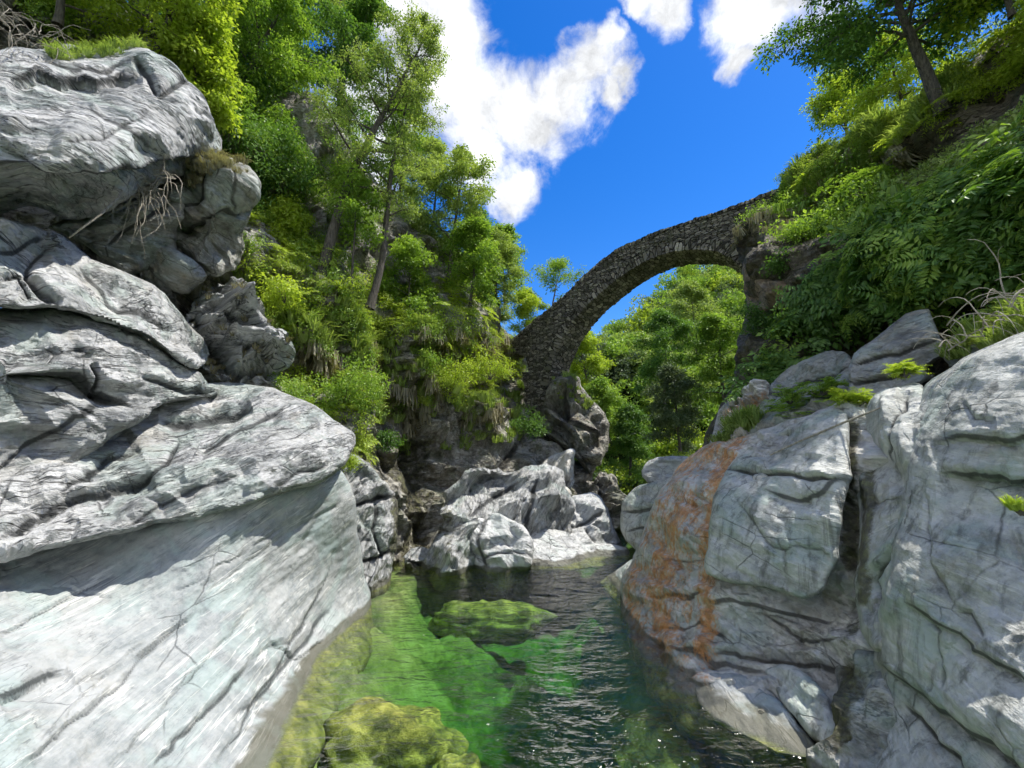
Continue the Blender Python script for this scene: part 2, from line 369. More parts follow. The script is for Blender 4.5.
    for sc_, am in ((1.1, facet), (3.1, facet*.4), (9., facet*.16)):
        vn = t.add('ShaderNodeTexVoronoi', feature='F1', ins={'Vector': wq, 'Scale': sc_})
        loc = t.vmath('SCALE', t.vmath('SUBTRACT', wq, vn.outputs['Position']), scale=sc_ if False else 1.)
        fc = t.vmath('DOT_PRODUCT', loc, t.vmath('SUBTRACT', vn.outputs['Color'], (.5, .5, .5)))
        h = t.math('ADD', h, t.math('MULTIPLY', fc, am*sc_*5.))
        h = t.math('ADD', h, t.math('MULTIPLY', t.add('ShaderNodeSeparateColor', ins={0: vn.outputs['Color']}).outputs[1], am*.35))
    b1 = t.bump(h, .85*bumpk, .22)
    b2 = t.bump(t.noise(q, 22, 5, .75), .5*bumpk, .03, b1)
    t.l.new(b2, bs.inputs['Normal']); t.l.new(bs.outputs[0], out.inputs[0])
    return m
M = {}
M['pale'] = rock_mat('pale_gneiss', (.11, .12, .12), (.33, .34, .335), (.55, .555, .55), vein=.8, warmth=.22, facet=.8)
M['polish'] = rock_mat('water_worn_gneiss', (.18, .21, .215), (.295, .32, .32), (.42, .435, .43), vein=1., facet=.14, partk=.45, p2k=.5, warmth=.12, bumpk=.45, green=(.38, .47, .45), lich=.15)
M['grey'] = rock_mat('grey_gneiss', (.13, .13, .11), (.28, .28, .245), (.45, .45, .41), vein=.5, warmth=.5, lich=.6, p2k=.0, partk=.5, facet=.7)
M['shore'] = rock_mat('green_grey_gneiss', (.19, .20, .18), (.39, .40, .37), (.58, .59, .55), vein=.7, warmth=.35, facet=.3, bumpk=.7, streak=.7, partk=.3, p2k=.0, green=(.32, .42, .37))  # greener grey stone with pale and dark streaks
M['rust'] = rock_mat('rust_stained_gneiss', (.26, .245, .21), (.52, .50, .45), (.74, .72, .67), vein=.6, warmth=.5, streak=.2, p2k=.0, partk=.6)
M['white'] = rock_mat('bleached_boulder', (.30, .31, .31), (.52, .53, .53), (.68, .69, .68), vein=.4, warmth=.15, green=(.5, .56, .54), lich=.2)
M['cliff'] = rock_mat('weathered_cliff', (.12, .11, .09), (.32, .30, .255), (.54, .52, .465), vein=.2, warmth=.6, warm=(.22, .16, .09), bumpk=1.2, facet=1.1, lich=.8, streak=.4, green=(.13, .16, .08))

def soil_mat(name, c1, c2, c3):
    m, t, out = newmat(name); g = t.add('ShaderNodeNewGeometry').outputs['Position']
    n = t.noise(g, .9, 10, .7); n2 = t.noise(g, 5, 8, .7)
    col = t.ramp(t.math('ADD', t.math('MULTIPLY', n, .6), t.math('MULTIPLY', n2, .4)), [(.36, c1), (.5, c2), (.66, c3)])
    bs = t.add('ShaderNodeBsdfPrincipled', ins={'Base Color': col, 'Roughness': .95}); bs.inputs['Specular IOR Level'].default_value = .1
    t.l.new(t.bump(n2, 1, .3, t.bump(n, 1, .6)), bs.inputs['Normal']); t.l.new(bs.outputs[0], out.inputs[0]); return m
M['soil'] = soil_mat('hillside_soil', (.018, .02, .01), (.05, .055, .022), (.12, .105, .06))
M['soil_green'] = soil_mat('wooded_hillside', (.015, .025, .01), (.035, .055, .018), (.07, .09, .03))

def leaf_mat(name, c1, c2, c3, trans=.45, gloss=.025):
    m, t, out = newmat(name)
    geo = t.add('ShaderNodeNewGeometry'); r = geo.outputs['Random Per Island']; g = geo.outputs['Position']
    big = t.noise(g, .45, 3, .6)
    f = t.math('ADD', t.math('MULTIPLY', r, .55), t.math('MULTIPLY', t.map(big, .3, .7, 0, 1), .5), clamp=True)
    col = t.ramp(f, [(.05, c1), (.5, c2), (.95, c3)])
    df = t.add('ShaderNodeBsdfDiffuse', ins={'Color': col}); tr = t.add('ShaderNodeBsdfTranslucent')
    t.put(tr.inputs[0], t.mix(1., col, (1.25, 1.3, .55), 'MULTIPLY'))
    mx = t.add('ShaderNodeMixShader', ins={0: trans, 1: df.outputs[0], 2: tr.outputs[0]})
    gl = t.add('ShaderNodeBsdfGlossy', ins={'Roughness': .42, 'Color': (.9, .95, .9, 1)})
    mx2 = t.add('ShaderNodeMixShader', ins={0: gloss, 1: mx.outputs[0], 2: gl.outputs[0]})
    t.l.new(mx2.outputs[0], out.inputs[0]); return m
M['lf_lime'] = leaf_mat('lime_leaves', (.20, .27, .035), (.38, .49, .06), (.55, .65, .12), .5)
M['lf_mid'] = leaf_mat('green_leaves', (.10, .18, .03), (.23, .37, .06), (.42, .56, .12), .45)
M['lf_olive'] = leaf_mat('olive_leaves', (.13, .20, .05), (.29, .39, .11), (.48, .57, .20), .4)
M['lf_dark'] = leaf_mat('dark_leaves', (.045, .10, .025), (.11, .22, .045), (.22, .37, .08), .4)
M['lf_pine'] = leaf_mat('blue_green_leaves', (.06, .095, .05), (.12, .17, .09), (.21, .27, .15), .3)
M['lf_dry'] = leaf_mat('dry_grass', (.14, .125, .08), (.28, .255, .16), (.42, .39, .27), .3, .03)

def bark_mat(name, c1, c2):
    m, t, out = newmat(name); g = t.add('ShaderNodeTexCoord').outputs['Object']
    n = t.noise(t.add('ShaderNodeMapping', ins={'Vector': g, 'Scale': (6, 6, 1.2)}).outputs[0], 3, 8, .7)
    bs = t.add('ShaderNodeBsdfPrincipled', ins={'Base Color': t.ramp(n, [(.35, c1), (.62, c2)]), 'Roughness': .9})
    t.l.new(t.bump(n, 1, .05), bs.inputs['Normal']); t.l.new(bs.outputs[0], out.inputs[0]); return m
M['bark'] = bark_mat('bark', (.04, .034, .026), (.17, .15, .12))
M['bark_pale'] = bark_mat('pale_bark', (.12, .11, .09), (.34, .31, .26))
M['drywood'] = bark_mat('bleached_wood', (.25, .22, .17), (.5, .46, .38))

# ------------------------------------------------------------------ foliage
def leaf_quads(C, Dn, Nn, L, W, cup=.12):
    """one folded quad per leaf"""
    Dn = Dn/(np.linalg.norm(Dn, axis=1)[:, None]+1e-9); S = np.cross(Dn, Nn); S /= np.linalg.norm(S, axis=1)[:, None]+1e-9; Nn = np.cross(S, Dn)
    L = np.broadcast_to(L, len(C))[:, None]; W = np.broadcast_to(W, len(C))[:, None]
    a = C; b = C+Dn*L*.45+S*W*.5+Nn*W*cup; c = C+Dn*L-Nn*L*.08; d = C+Dn*L*.45-S*W*.5+Nn*W*cup
    V = np.stack([a, b, c, d], 1).reshape(-1, 3); Q = np.arange(len(V)).reshape(-1, 4); return V, Q
def rnd_unit(rs, n):
    v = rs.normal(size=(n, 3)); return v/np.linalg.norm(v, axis=1)[:, None]
def spray(rs, n, r, flat=.3, L=.12, W=.06, up=.7):
    """a tuft of n leaves around the origin, leaves facing mostly up"""
    p = rnd_unit(rs, n)*(rs.rand(n, 1)**.5)*r; p[:, 2] *= flat; p[:, 2] -= .25*(p[:, 0]**2+p[:, 1]**2)/max(r, .01)
    dn = p/(np.linalg.norm(p, axis=1)[:, None]+1e-6)+rnd_unit(rs, n)*.8+np.array([0, 0, -.35]); nn = rnd_unit(rs, n)*(1-up)*1.5+np.array([0, 0, up])
    s = .65+.7*rs.rand(n)
    return leaf_quads(p, dn, nn, L*s, W*s)
def frond_clump(rs, stems, leaflets, R, L=.16, W=.06):
    """arching compound leaves radiating from a root"""
    Vs = []
    for k in range(stems):
        az = rs.rand()*6.28; ln = R*(.6+.6*rs.rand()); rise = .5+.7*rs.rand(); u = np.linspace(.2, 1, leaflets)
        base = np.stack([np.cos(az)*ln*u, np.sin(az)*ln*u, rise*ln*(u-.75*u*u)], 1)
        tang = np.gradient(base, axis=0); side = np.array([-math.sin(az), math.cos(az), 0])
        for sgn in (-1, 1):
            dn = side*sgn+tang/np.linalg.norm(tang, axis=1)[:, None]*.5+rs.normal(size=(leaflets, 3))*.12+np.array([0, 0, -.15])
            nn = np.array([0, 0, 1.])+rs.normal(size=(leaflets, 3))*.25
            sz = (1-.55*np.abs(u-.5)*2*.9)*(.85+.3*rs.rand())
            V, _ = leaf_quads(base, dn, nn, L*sz, W*sz); Vs.append(V)
    V = np.concatenate(Vs); return V, np.arange(len(V)).reshape(-1, 4)
def grass_clump(rs, n, R, H):
    az = rs.rand(n)*6.28; r = R*rs.rand(n)**.5; b = np.stack([np.cos(az)*r, np.sin(az)*r, np.zeros(n)], 1)
    out = np.stack([np.cos(az), np.sin(az), np.zeros(n)], 1)*(.3+.9*rs.rand(n))[:, None]; h = H*(.5+.7*rs.rand(n))[:, None]
    s = np.cross(out, [0, 0, 1.]); s /= np.linalg.norm(s, axis=1)[:, None]+1e-9; w_ = .012*H/.3
    m1 = b+out*h*.35+np.array([0, 0, 1.])*h*.7; tip = b+out*h*.95+np.array([0, 0, 1.])*h*.75
    V = np.stack([b-s*w_, b+s*w_, m1+s*w_*.8, m1-s*w_*.8, m1-s*w_*.8, m1+s*w_*.8, tip+s*w_*.15, tip-s*w_*.15], 1).reshape(-1, 3)
    return V, np.arange(len(V)).reshape(-1, 4)
def rotz_many(V, a):
    c, s = np.cos(a), np.sin(a); return np.stack([V[..., 0]*c-V[..., 1]*s, V[..., 0]*s+V[..., 1]*c, V[..., 2]+0*c], -1)
def place_many(temps, P, scale, rs, axis=None):
    """temps: list of vertex arrays (multiples of 4); returns merged V, Q"""
    out = []; k = rs.randint(len(temps), size=len(P))
    for ti, T in enumerate(temps):
        idx = np.where(k == ti)[0]
        if not len(idx): continue
        a = rs.rand(len(idx))*6.28; V = rotz_many(T[None], a[:, None])*np.broadcast_to(scale, len(P))[idx][:, None, None]
        if axis is not None:
            z = axis[idx]; x = np.cross(np.array([.3, 1, .1]), z); x /= np.linalg.norm(x, axis=1)[:, None]+1e-9; y = np.cross(z, x)
            V = V[..., 0:1]*x[:, None]+V[..., 1:2]*y[:, None]+V[..., 2:3]*z[:, None]
        out.append((V+P[idx][:, None]).reshape(-1, 3))
    V = np.concatenate(out); return V, np.arange(len(V)).reshape(-1, 4)
_rs = np.random.RandomState(5)
T_SPRAY = [spray(_rs, 34, .45, .35, .15, .085)[0] for _ in range(6)]
T_SPRAY_S = [spray(_rs, 44, .42, .4, .10, .055)[0] for _ in range(6)]
T_FROND = [frond_clump(_rs, 9, 9, .7, .19, .075)[0] for _ in range(6)]
T_SHRUB = [np.concatenate([spray(_rs, 22, .3, .6, .10, .05)[0]+rnd_unit(_rs, 1)*np.array([.35, .35, .25])+np.array([0, 0, .25]) for _ in range(7)]) for _ in range(5)]
T_GRASS = [grass_clump(_rs, 40, .12, .38)[0] for _ in range(5)]
T_HANG = []
for _ in range(5):
    g = grass_clump(_rs, 46, .2, .5)[0].copy(); g[:, 2] = -np.abs(g[:, 2])*1.3+.05; T_HANG.append(g)

def scatter(surf, polys, n, rs, off=.1, nz=None, thr=-9, ns=.5):
    S = SURF[surf]; m = np.zeros(len(S['px']), bool)
    for p in polys: m |= inside(S['px'], S['py'], p)
    m &= S['e'] > 2
    if nz is not None: m &= fbm(S['V']*ns+nz, 3) > thr
    idx = np.where(m)[0]
    if not len(idx): return np.zeros((0, 3)), np.zeros((0, 3))
    d = np.linalg.norm(S['V'][idx]-CAM, axis=1); p = d**1.2; p /= p.sum()
    i = rs.choice(idx, n, p=p); P = S['V'][i]+rs.normal(size=(n, 3))*off*.6+S['N'][i]*off*.5
    return P, S['N'][i]
def cover(name, surf, polys, n, temps, mat, scale, seed, off=.1, nz=None, thr=-9, ns=.5, upw=.6, label=None, cat='undergrowth'):
    rs = np.random.RandomState(seed); P, N = scatter(surf, polys, n, rs, off, nz, thr, ns)
    if not len(P): return None
    ax = N*(1-upw)+np.array([0, 0, 1.])*upw; ax /= np.linalg.norm(ax, axis=1)[:, None]
    V, Q = place_many(temps, P, scale*(.6+.8*rs.rand(len(P))), rs, ax)
    return tag(mk(name, V, Q, mat), label, cat, None, 'stuff')

def tube(pts, rads, seg=8, noise=0, rs=None):
    pts = np.asarray(pts, float); n = len(pts); tg = np.gradient(pts, axis=0); tg /= np.linalg.norm(tg, axis=1)[:, None]+1e-9
    ref = np.array([.31, .95, .05]); x = np.cross(tg, ref); x /= np.linalg.norm(x, axis=1)[:, None]+1e-9; y = np.cross(tg, x)
    a = np.linspace(0, 2*math.pi, seg, endpoint=False); r = np.asarray(rads, float)[:, None, None]
    V = pts[:, None]+r*(np.cos(a)[None, :, None]*x[:, None]+np.sin(a)[None, :, None]*y[:, None])
    V = V.reshape(-1, 3); i = np.arange(n*seg).reshape(n, seg); j = np.roll(i, -1, 1)
    Q = np.stack([i[:-1], j[:-1], j[1:], i[1:]], -1).reshape(-1, 4); return V, Q
def join(parts):
    Vs, Qs, n = [], [], 0
    for V, Q in parts: Vs.append(V); Qs.append(Q+n); n += len(V)
    return np.concatenate(Vs), np.concatenate(Qs)
def grow(p0, d0, ln, rs, n=8, wob=.12, up=.1, droop=0):
    p = np.array(p0, float); d = np.array(d0, float); out = [p.copy()]
    for k in range(n):
        d = d+rs.normal(size=3)*wob+np.array([0, 0, up-droop*k/n]); d /= np.linalg.norm(d); p = p+d*ln/n; out.append(p.copy())
    return np.array(out)
def tree(base, H, R, label, mat='lf_mid', cat='tree', name='broadleaf_tree', group=None, lean=(0, 0), r0=.18, crown0=.3, limbs=26, tw=7, leaf=.13, nl=34, seed=0, bark='bark', taper=1., shape='oval', dens=1., droop=.15):
    rs = np.random.RandomState(seed+100); root = empty(name, base, label, cat, group)
    d = np.array([lean[0], lean[1], 1.]); d /= np.linalg.norm(d)
    tr = grow(base-np.array([0, 0, .4]), d, H, rs, 16, .045, .02); trad = r0*(1-np.linspace(0, 1, 17)**1.2*.93); trad[0] *= 1.3
    parts = [tube(tr, trad, 10)]; tips = []
    for k in range(limbs):
        u = crown0+(1-crown0)*((k+.5)/limbs)**.85; f = u*16; i = min(15, int(f)); p = tr[i]+(tr[i+1]-tr[i])*(f-i)
        az = k*2.399+rs.rand()*.9; prof = math.sin(math.pi*min(1, (u-crown0)/(1-crown0)*.8+.2))**.7 if shape == 'oval' else (1.05-(u-crown0)/(1-crown0))
        ln = R*(.55+.6*rs.rand())*max(.22, prof); el = .15+.55*u+rs.normal()*.15
        dd = np.array([math.cos(az)*math.cos(el), math.sin(az)*math.cos(el), math.sin(el)])
        br = grow(p, dd, ln, rs, 7, .13, .02, droop); rr = max(.012, trad[i]*.42)*np.linspace(1, .18, 8); parts.append(tube(br, rr, 5))
        for j in range(tw):
            v = .3+.7*(j+rs.rand())/tw; jj = min(6, int(v*7)); q = br[jj]+(br[min(7, jj+1)]-br[jj])*(v*7-jj)
            td = br[min(7, jj+1)]-br[jj]; td = td/(np.linalg.norm(td)+1e-9)+rs.normal(size=3)*.75; td[2] *= .6; td /= np.linalg.norm(td)
            tl = ln*.42*(1.25-v)*(.6+.8*rs.rand())+.15; twg = grow(q, td, tl, rs, 3, .2, 0, .25); parts.append(tube(twg, [.014, .011, .008, .005], 3))
            tips += [twg[1], twg[2], twg[3]]
    tips.append(tr[-1]); V, Q = join(parts)
    mk('trunk', V, Q, M[bark], parent=root, loc=base, smooth=True)
    tips = np.array(tips); keep = rs.rand(len(tips)) < dens; tips = tips[keep]
    tips = tips+rs.normal(size=tips.shape)*.1
    temps = [spray(rs, nl, .36*leaf/.13*(1+.15*R/3), .42, leaf, leaf*.55)[0] for _ in range(7)]
    ax = rnd_unit(rs, len(tips))*.35+np.array([0, 0, 1.]); ax /= np.linalg.norm(ax, axis=1)[:, None]
    V, Q = place_many(temps, tips, .75+.6*rs.rand(len(tips)), rs, ax)
    mk('crown', V, Q, M[mat], parent=root, loc=base)
    return root
def shrub(base, R, H, label, mat='lf_mid', n=60, temps=None, seed=0, name='shrub', cat='shrub', group=None, sc_=1., bark='bark'):
    rs = np.random.RandomState(seed+500); root = empty(name, base, label, cat, group)
    parts = []; P = []
    for k in range(max(6, n//6)):
        az = rs.rand()*6.28; el = .4+.9*rs.rand(); d = np.array([math.cos(az)*math.cos(el), math.sin(az)*math.cos(el), math.sin(el)])
        ln = (R*math.cos(el)+H*math.sin(el))*(.5+.5*rs.rand()); b = grow(base-np.array([0, 0, .1]), d, ln, rs, 5, .15, .03); parts.append(tube(b, np.linspace(.02, .005, 6), 4))
        P += [b[j]+rs.normal(size=3)*.12*R for j in (2, 3, 4, 5, 5, 4)]
    P = np.array(P)[:n]; V, Q = join(parts); mk('stem', V, Q, M[bark], parent=root, loc=base)
    ax = rnd_unit(rs, len(P))*.4+np.array([0, 0, 1.]); ax /= np.linalg.norm(ax, axis=1)[:, None]
    V, Q = place_many(temps or T_SPRAY_S, P, sc_*(.7+.6*rs.rand(len(P))), rs, ax); mk('foliage', V, Q, M[mat], parent=root, loc=base)
    return root
def on(surf, px, py): return unproj(px, py, SURF[surf]['f'](px, py))
#SCENE
# ================================================================== ground, river bed, water
def grid_mesh(name, xs, ys, zf, mat, label=None, kind='structure'):
    X, Y = np.meshgrid(xs, ys); Z = zf(X, Y); V = np.stack([X, Y, Z], -1).reshape(-1, 3); i = np.arange(X.size).reshape(X.shape)
    Q = np.stack([i[:-1, :-1], i[:-1, 1:], i[1:, 1:], i[1:, :-1]], -1).reshape(-1, 4)
    return tag(mk(name, V, Q, mat, smooth=True, attrs={'q': V}), label, None, None, kind)
def bed_z(X, Y):
    p = np.stack([X.ravel(), Y.ravel(), X.ravel()*0], 1)
    cx = .6+.02*Y; hw = 4.2+.05*np.abs(Y-8)
    d = np.clip(1-((X-cx)/hw)**2, -.2, 1); z = -.4-2.3*np.clip(d, 0, 1)**.8
    z = z+(.75*fbm(p*.4, 4)+.4*np.abs(fbm(p*1.2+4, 4))).reshape(X.shape)
    return np.minimum(z, -.28)
mb, t, out = newmat('river_bed'); g = t.add('ShaderNodeNewGeometry').outputs['Position']
n = t.noise(g, .55, 8, .68, .6); n2 = t.noise(g, 4, 7, .7)
col = t.ramp(t.math('ADD', t.math('MULTIPLY', n, .7), t.math('MULTIPLY', n2, .3)), [(.36, (.05, .065, .02)), (.45, (.15, .18, .05)), (.54, (.32, .32, .11)), (.66, (.52, .48, .24))])
bs = t.add('ShaderNodeBsdfPrincipled', ins={'Base Color': col, 'Roughness': .9}); t.l.new(t.bump(n2, .8, .1), bs.inputs['Normal']); t.l.new(bs.outputs[0], out.inputs[0])
grid_mesh('river_bed', np.linspace(-12, 14, 160), np.linspace(-14, 40, 300), bed_z, mb)
grid_mesh('valley_floor', np.linspace(-900, 900, 12), np.linspace(-900, 900, 12), lambda X, Y: X*0-5.2, M['soil_green'])
# water: a closed body whose depth colours it
mw, t, out = newmat('river_water'); g = t.add('ShaderNodeNewGeometry').outputs['Position']
g1 = t.add('ShaderNodeMapping', ins={'Vector': g, 'Scale': (1., 1.9, 1), 'Rotation': (0, 0, .12)}).outputs[0]
h1 = t.noise(g1, 1.05, 3, .5, .5); h2 = t.noise(t.add('ShaderNodeMapping', ins={'Vector': g, 'Scale': (1., 1.8, 1), 'Rotation': (0, 0, -.3)}).outputs[0], 2.3, 3, .55, .6); h3 = t.noise(g1, 5.5, 2, .5)
calm = t.map(t.noise(g, .22, 3), .35, .65, .45, 1.2)
hh = t.math('MULTIPLY', t.math('ADD', t.math('MULTIPLY', h1, 1.), t.math('ADD', t.math('MULTIPLY', h2, .55), t.math('MULTIPLY', h3, .22))), calm)
nb = t.bump(hh, 1., .2)
inc = t.add('ShaderNodeNewGeometry').outputs['Incoming']
cs = t.math('ABSOLUTE', t.vmath('DOT_PRODUCT', nb, inc)); sch = t.math('ADD', .03, t.math('MULTIPLY', t.math('POWER', t.math('SUBTRACT', 1., cs, clamp=True), 4.2), .97))
tr = t.add('ShaderNodeBsdfTransparent', ins={'Color': (.97, .99, .97, 1)}); gl = t.add('ShaderNodeBsdfGlossy', ins={'Roughness': .08, 'Color': (1, 1, 1, 1), 'Normal': nb})
mx = t.add('ShaderNodeMixShader', ins={0: sch, 1: tr.outputs[0], 2: gl.outputs[0]}); t.l.new(mx.outputs[0], out.inputs[0])
va = t.add('ShaderNodeVolumeAbsorption', ins={'Color': (.40, .78, .46, 1), 'Density': .42}); t.l.new(va.outputs[0], out.inputs['Volume'])
x0, x1, y0, y1, zb = -30, 30, -25, 60, -5.
V = [(x0, y0, 0), (x1, y0, 0), (x1, y1, 0), (x0, y1, 0), (x0, y0, zb), (x1, y0, zb), (x1, y1, zb), (x0, y1, zb)]
tag(mk('water', V, [(0, 1, 2, 3), (7, 6, 5, 4), (0, 4, 5, 1), (1, 5, 6, 2), (2, 6, 7, 3), (3, 7, 4, 0)], mw), 'clear emerald river pool rippling between the rocks', None, None, 'structure')

# ================================================================== hillsides
M['cliff_dark'] = rock_mat('brown_cliff', (.035, .03, .02), (.10, .085, .055), (.24, .21, .155), vein=.05, warmth=.5, warm=(.16, .11, .06), bumpk=1.3, lich=.8, green=(.07, .09, .035))  # soil-brown cliff rock, deeper in tone than the left cliff
def hill(name, outline, ctrl, mat, **k):
    o = relief(name, outline, ctrl, mat, **k); o.name = name.split('.')[0]; return tag(o, None, None, None, 'structure')
LC = [(-300, -200, 15), (0, 0, 13), (-200, 200, 12), (-200, 500, 9), (100, 30, 16), (120, 200, 17), (200, 60, 22), (250, 150, 20), (300, 250, 20), (280, 330, 16.5), (260, 420, 15.5), (330, 330, 18.5), (330, 420, 17), (400, 330, 22), (400, 430, 20), (380, 560, 17), (450, 330, 25),
      (520, 345, 35), (500, 352, 32.5), (530, 390, 34.5), (530, 430, 31), (470, 250, 34), (400, 150, 34), (300, 60, 28), (200, -60, 26), (420, 500, 19.5), (450, 500, 21.5), (500, 480, 25), (540, 500, 27), (560, 560, 26), (470, 560, 20.4), (400, 575, 17.), (560, 400, 30)]
hill('hillside_left', [(-300, -120), (0, -60), (110, 0), (200, 60), (300, 110), (370, 170), (430, 235), (480, 280), (500, 325), (522, 338), (534, 362), (531, 395), (528, 420), (532, 440), (560, 456), (590, 480), (600, 560), (560, 600), (330, 620), (230, 450), (60, 300), (-300, 300)],
     LC, M['cliff'], s=3.2, ew=30, eR=2.5, thick=5, lump=1.0, ls=.28, blk=.55, bs=.55, ban=(1, 1, 1), strat=.12, fine=.06, ang=-25, jit=5, seed=1, groove=.1,
     cracks=[([(415, 430), (430, 470), (435, 545)], 16, 1.6, 0), ([(375, 400), (385, 440), (400, 480)], 9, 1.2, 0), ([(300, 300), (335, 345), (345, 400)], 8, .8, 0), ([(395, 330), (388, 400), (398, 450)], 9, 1.0, 0), ([(520, 440), (500, 470), (450, 500)], 5, .4, 0)],
     moss=[([(400, 455), (418, 500), (412, 575)], 12, .8), ([(430, 440), (430, 560)], 18, .7), ([(330, 350), (440, 400)], 50, .5)])
RC = [(700, 440, 17), (745, 300, 21), (770, 200, 23), (800, 165, 23), (850, 135, 20), (900, 110, 17), (960, 60, 15), (1024, 10, 13), (1150, -80, 11), (1400, -300, 10), (1150, 360, 8.6), (1024, 320, 9.8), (940, 335, 11.8), (850, 370, 13.6),
      (760, 400, 15), (850, 250, 15.5), (940, 220, 12.5), (1024, 180, 10.5), (1200, 150, 8.5), (1400, 200, 7.5), (1400, 500, 6), (900, 600, 9), (780, 320, 17)]
hill('hillside_right', [(690, 470), (720, 400), (742, 350), (752, 300), (755, 240), (768, 195), (800, 165), (830, 145), (870, 130), (905, 110), (935, 85), (965, 50), (1030, 0), (1180, -110), (1420, -300), (1450, 500), (1100, 620), (800, 600)],
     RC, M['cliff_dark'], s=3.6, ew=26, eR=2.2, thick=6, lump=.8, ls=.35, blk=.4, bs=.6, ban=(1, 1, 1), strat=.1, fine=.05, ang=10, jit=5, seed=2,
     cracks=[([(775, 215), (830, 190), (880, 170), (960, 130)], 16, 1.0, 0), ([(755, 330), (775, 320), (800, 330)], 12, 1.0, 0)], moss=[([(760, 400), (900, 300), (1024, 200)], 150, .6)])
BC = [(560, 620, 52), (560, 340, 62), (600, 330, 66), (640, 300, 74), (660, 265, 84), (690, 250, 88), (760, 250, 84), (850, 150, 78), (1000, 60, 72), (640, 470, 50), (620, 400, 56), (700, 350, 62), (740, 430, 48), (700, 500, 44), (900, 500, 44), (1100, 300, 60), (500, 420, 60)]
hill('hill_behind', [(480, 620), (500, 380), (560, 338), (600, 350), (632, 332), (655, 300), (690, 278), (730, 262), (800, 180), (870, 130), (1000, 40), (1150, 0), (1150, 620)],
     BC, M['soil_green'], s=6, ew=30, eR=6, thick=15, lump=2.5, ls=.08, blk=0, strat=.2, fine=.2, seed=3, jit=3)
hill('hill_ridge', [(-700, 620), (-700, 250), (-200, 300), (300, 330), (560, 372), (760, 330), (1100, 300), (1700, 250), (1700, 620)], [(-700, 400, 150), (300, 400, 170), (560, 400, 180), (1700, 400, 150), (500, 600, 120)],
     M['soil_green'], s=16, ew=40, eR=20, thick=60, lump=4, ls=.03, blk=0, strat=.1, fine=.1, seed=4, jit=3)

# ================================================================== rocks
def rock(label, outline, ctrl, mat, name='rock_outcrop', cat='rock', seed=0, key=None, **k):
    k['lump'] = k.get('lump', .16)*.45; k['blk'] = k.get('blk', .12)*1.25; k['eR'] = k.get('eR', .8)*.7; k['ew'] = k.get('ew', 22)*.62; k['strat'] = k.get('strat', .05)*.35; k['s'] = max(1.55, k.get('s', 2.3)*.72)
    k['cracks'] = [tuple(list(c[:2])+[c[2]*1.3, c[3]*1.35]+list(c[4:])) for c in k.get('cracks', ())]
    o = relief(name+'.'+str(key or seed), outline, ctrl, M[mat], seed=seed, **k); return tag(o, label, cat)
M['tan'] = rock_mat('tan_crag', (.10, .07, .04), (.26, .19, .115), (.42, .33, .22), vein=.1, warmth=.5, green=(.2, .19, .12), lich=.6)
# ---- left bank
rock('smooth pale grey slab sloping down into the green water on the left bank',
     [(-260, 540), (-60, 530), (40, 530), (90, 524), (180, 508), (260, 486), (315, 470), (345, 470), (358, 490), (359, 540), (366, 585), (372, 625), (372, 660), (352, 690), (330, 735), (300, 790), (270, 860), (200, 930), (-260, 960)],
     [(-250, 600, 4.2), (0, 580, 6.6), (0, 768, 4.2), (-200, 900, 3.2), (100, 600, 7.2), (100, 768, 4.9), (200, 520, 8.25), (290, 505, 9.6), (200, 768, 5.5), (255, 775, 5.9), (280, 600, 8.9), (350, 500, 11.4), (354, 560, 12.0), (355, 620, 11.3), (335, 670, 9.3), (300, 715, 7.4), (250, 640, 7.6), (320, 800, 6.4)],
     'polish', seed=21, s=2.6, ew=24, eR=.75, thick=2.2, ang=38, lump=.10, ls=.5, blk=.035, bs=1.1, ban=(1, 1, 3), strat=.09, fine=.012, groove=.015, jit=4,
     cracks=[([(20, 768), (70, 725), (115, 690), (150, 650), (200, 605)], 2.5, .06, .03), ([(60, 690), (100, 680), (140, 655), (190, 620)], 2.5, .04, .02), ([(150, 768), (190, 725), (230, 690), (255, 660)], 3, .07, .05, 25), ([(250, 660), (290, 640), (320, 600)], 3, .05, .03),
             ([(-10, 702), (30, 684), (66, 670)], 2.5, .05, .16, 22), ([(235, 720), (275, 680), (300, 650), (340, 600)], 4, .07, .05, 20), ([(300, 560), (320, 520), (345, 500)], 3, .05, .0), ([(0, 640), (50, 610), (110, 575)], 1.6, .05, .04, 14), ([(110, 768), (180, 690), (260, 600)], 1.6, .04, .03, 12), ([(215, 768), (265, 690), (310, 620), (335, 550)], 1.6, .06, .06, 14), ([(40, 740), (160, 630), (290, 530)], 1.6, .03, .02, 14), ([(160, 600), (230, 560), (300, 520)], 1.6, .03, .03, 10), ([(270, 640), (300, 655), (330, 640)], 1.6, .05, .04, 10), ([(0, 600), (60, 590), (120, 600)], 1.6, .03, .03, 12)])
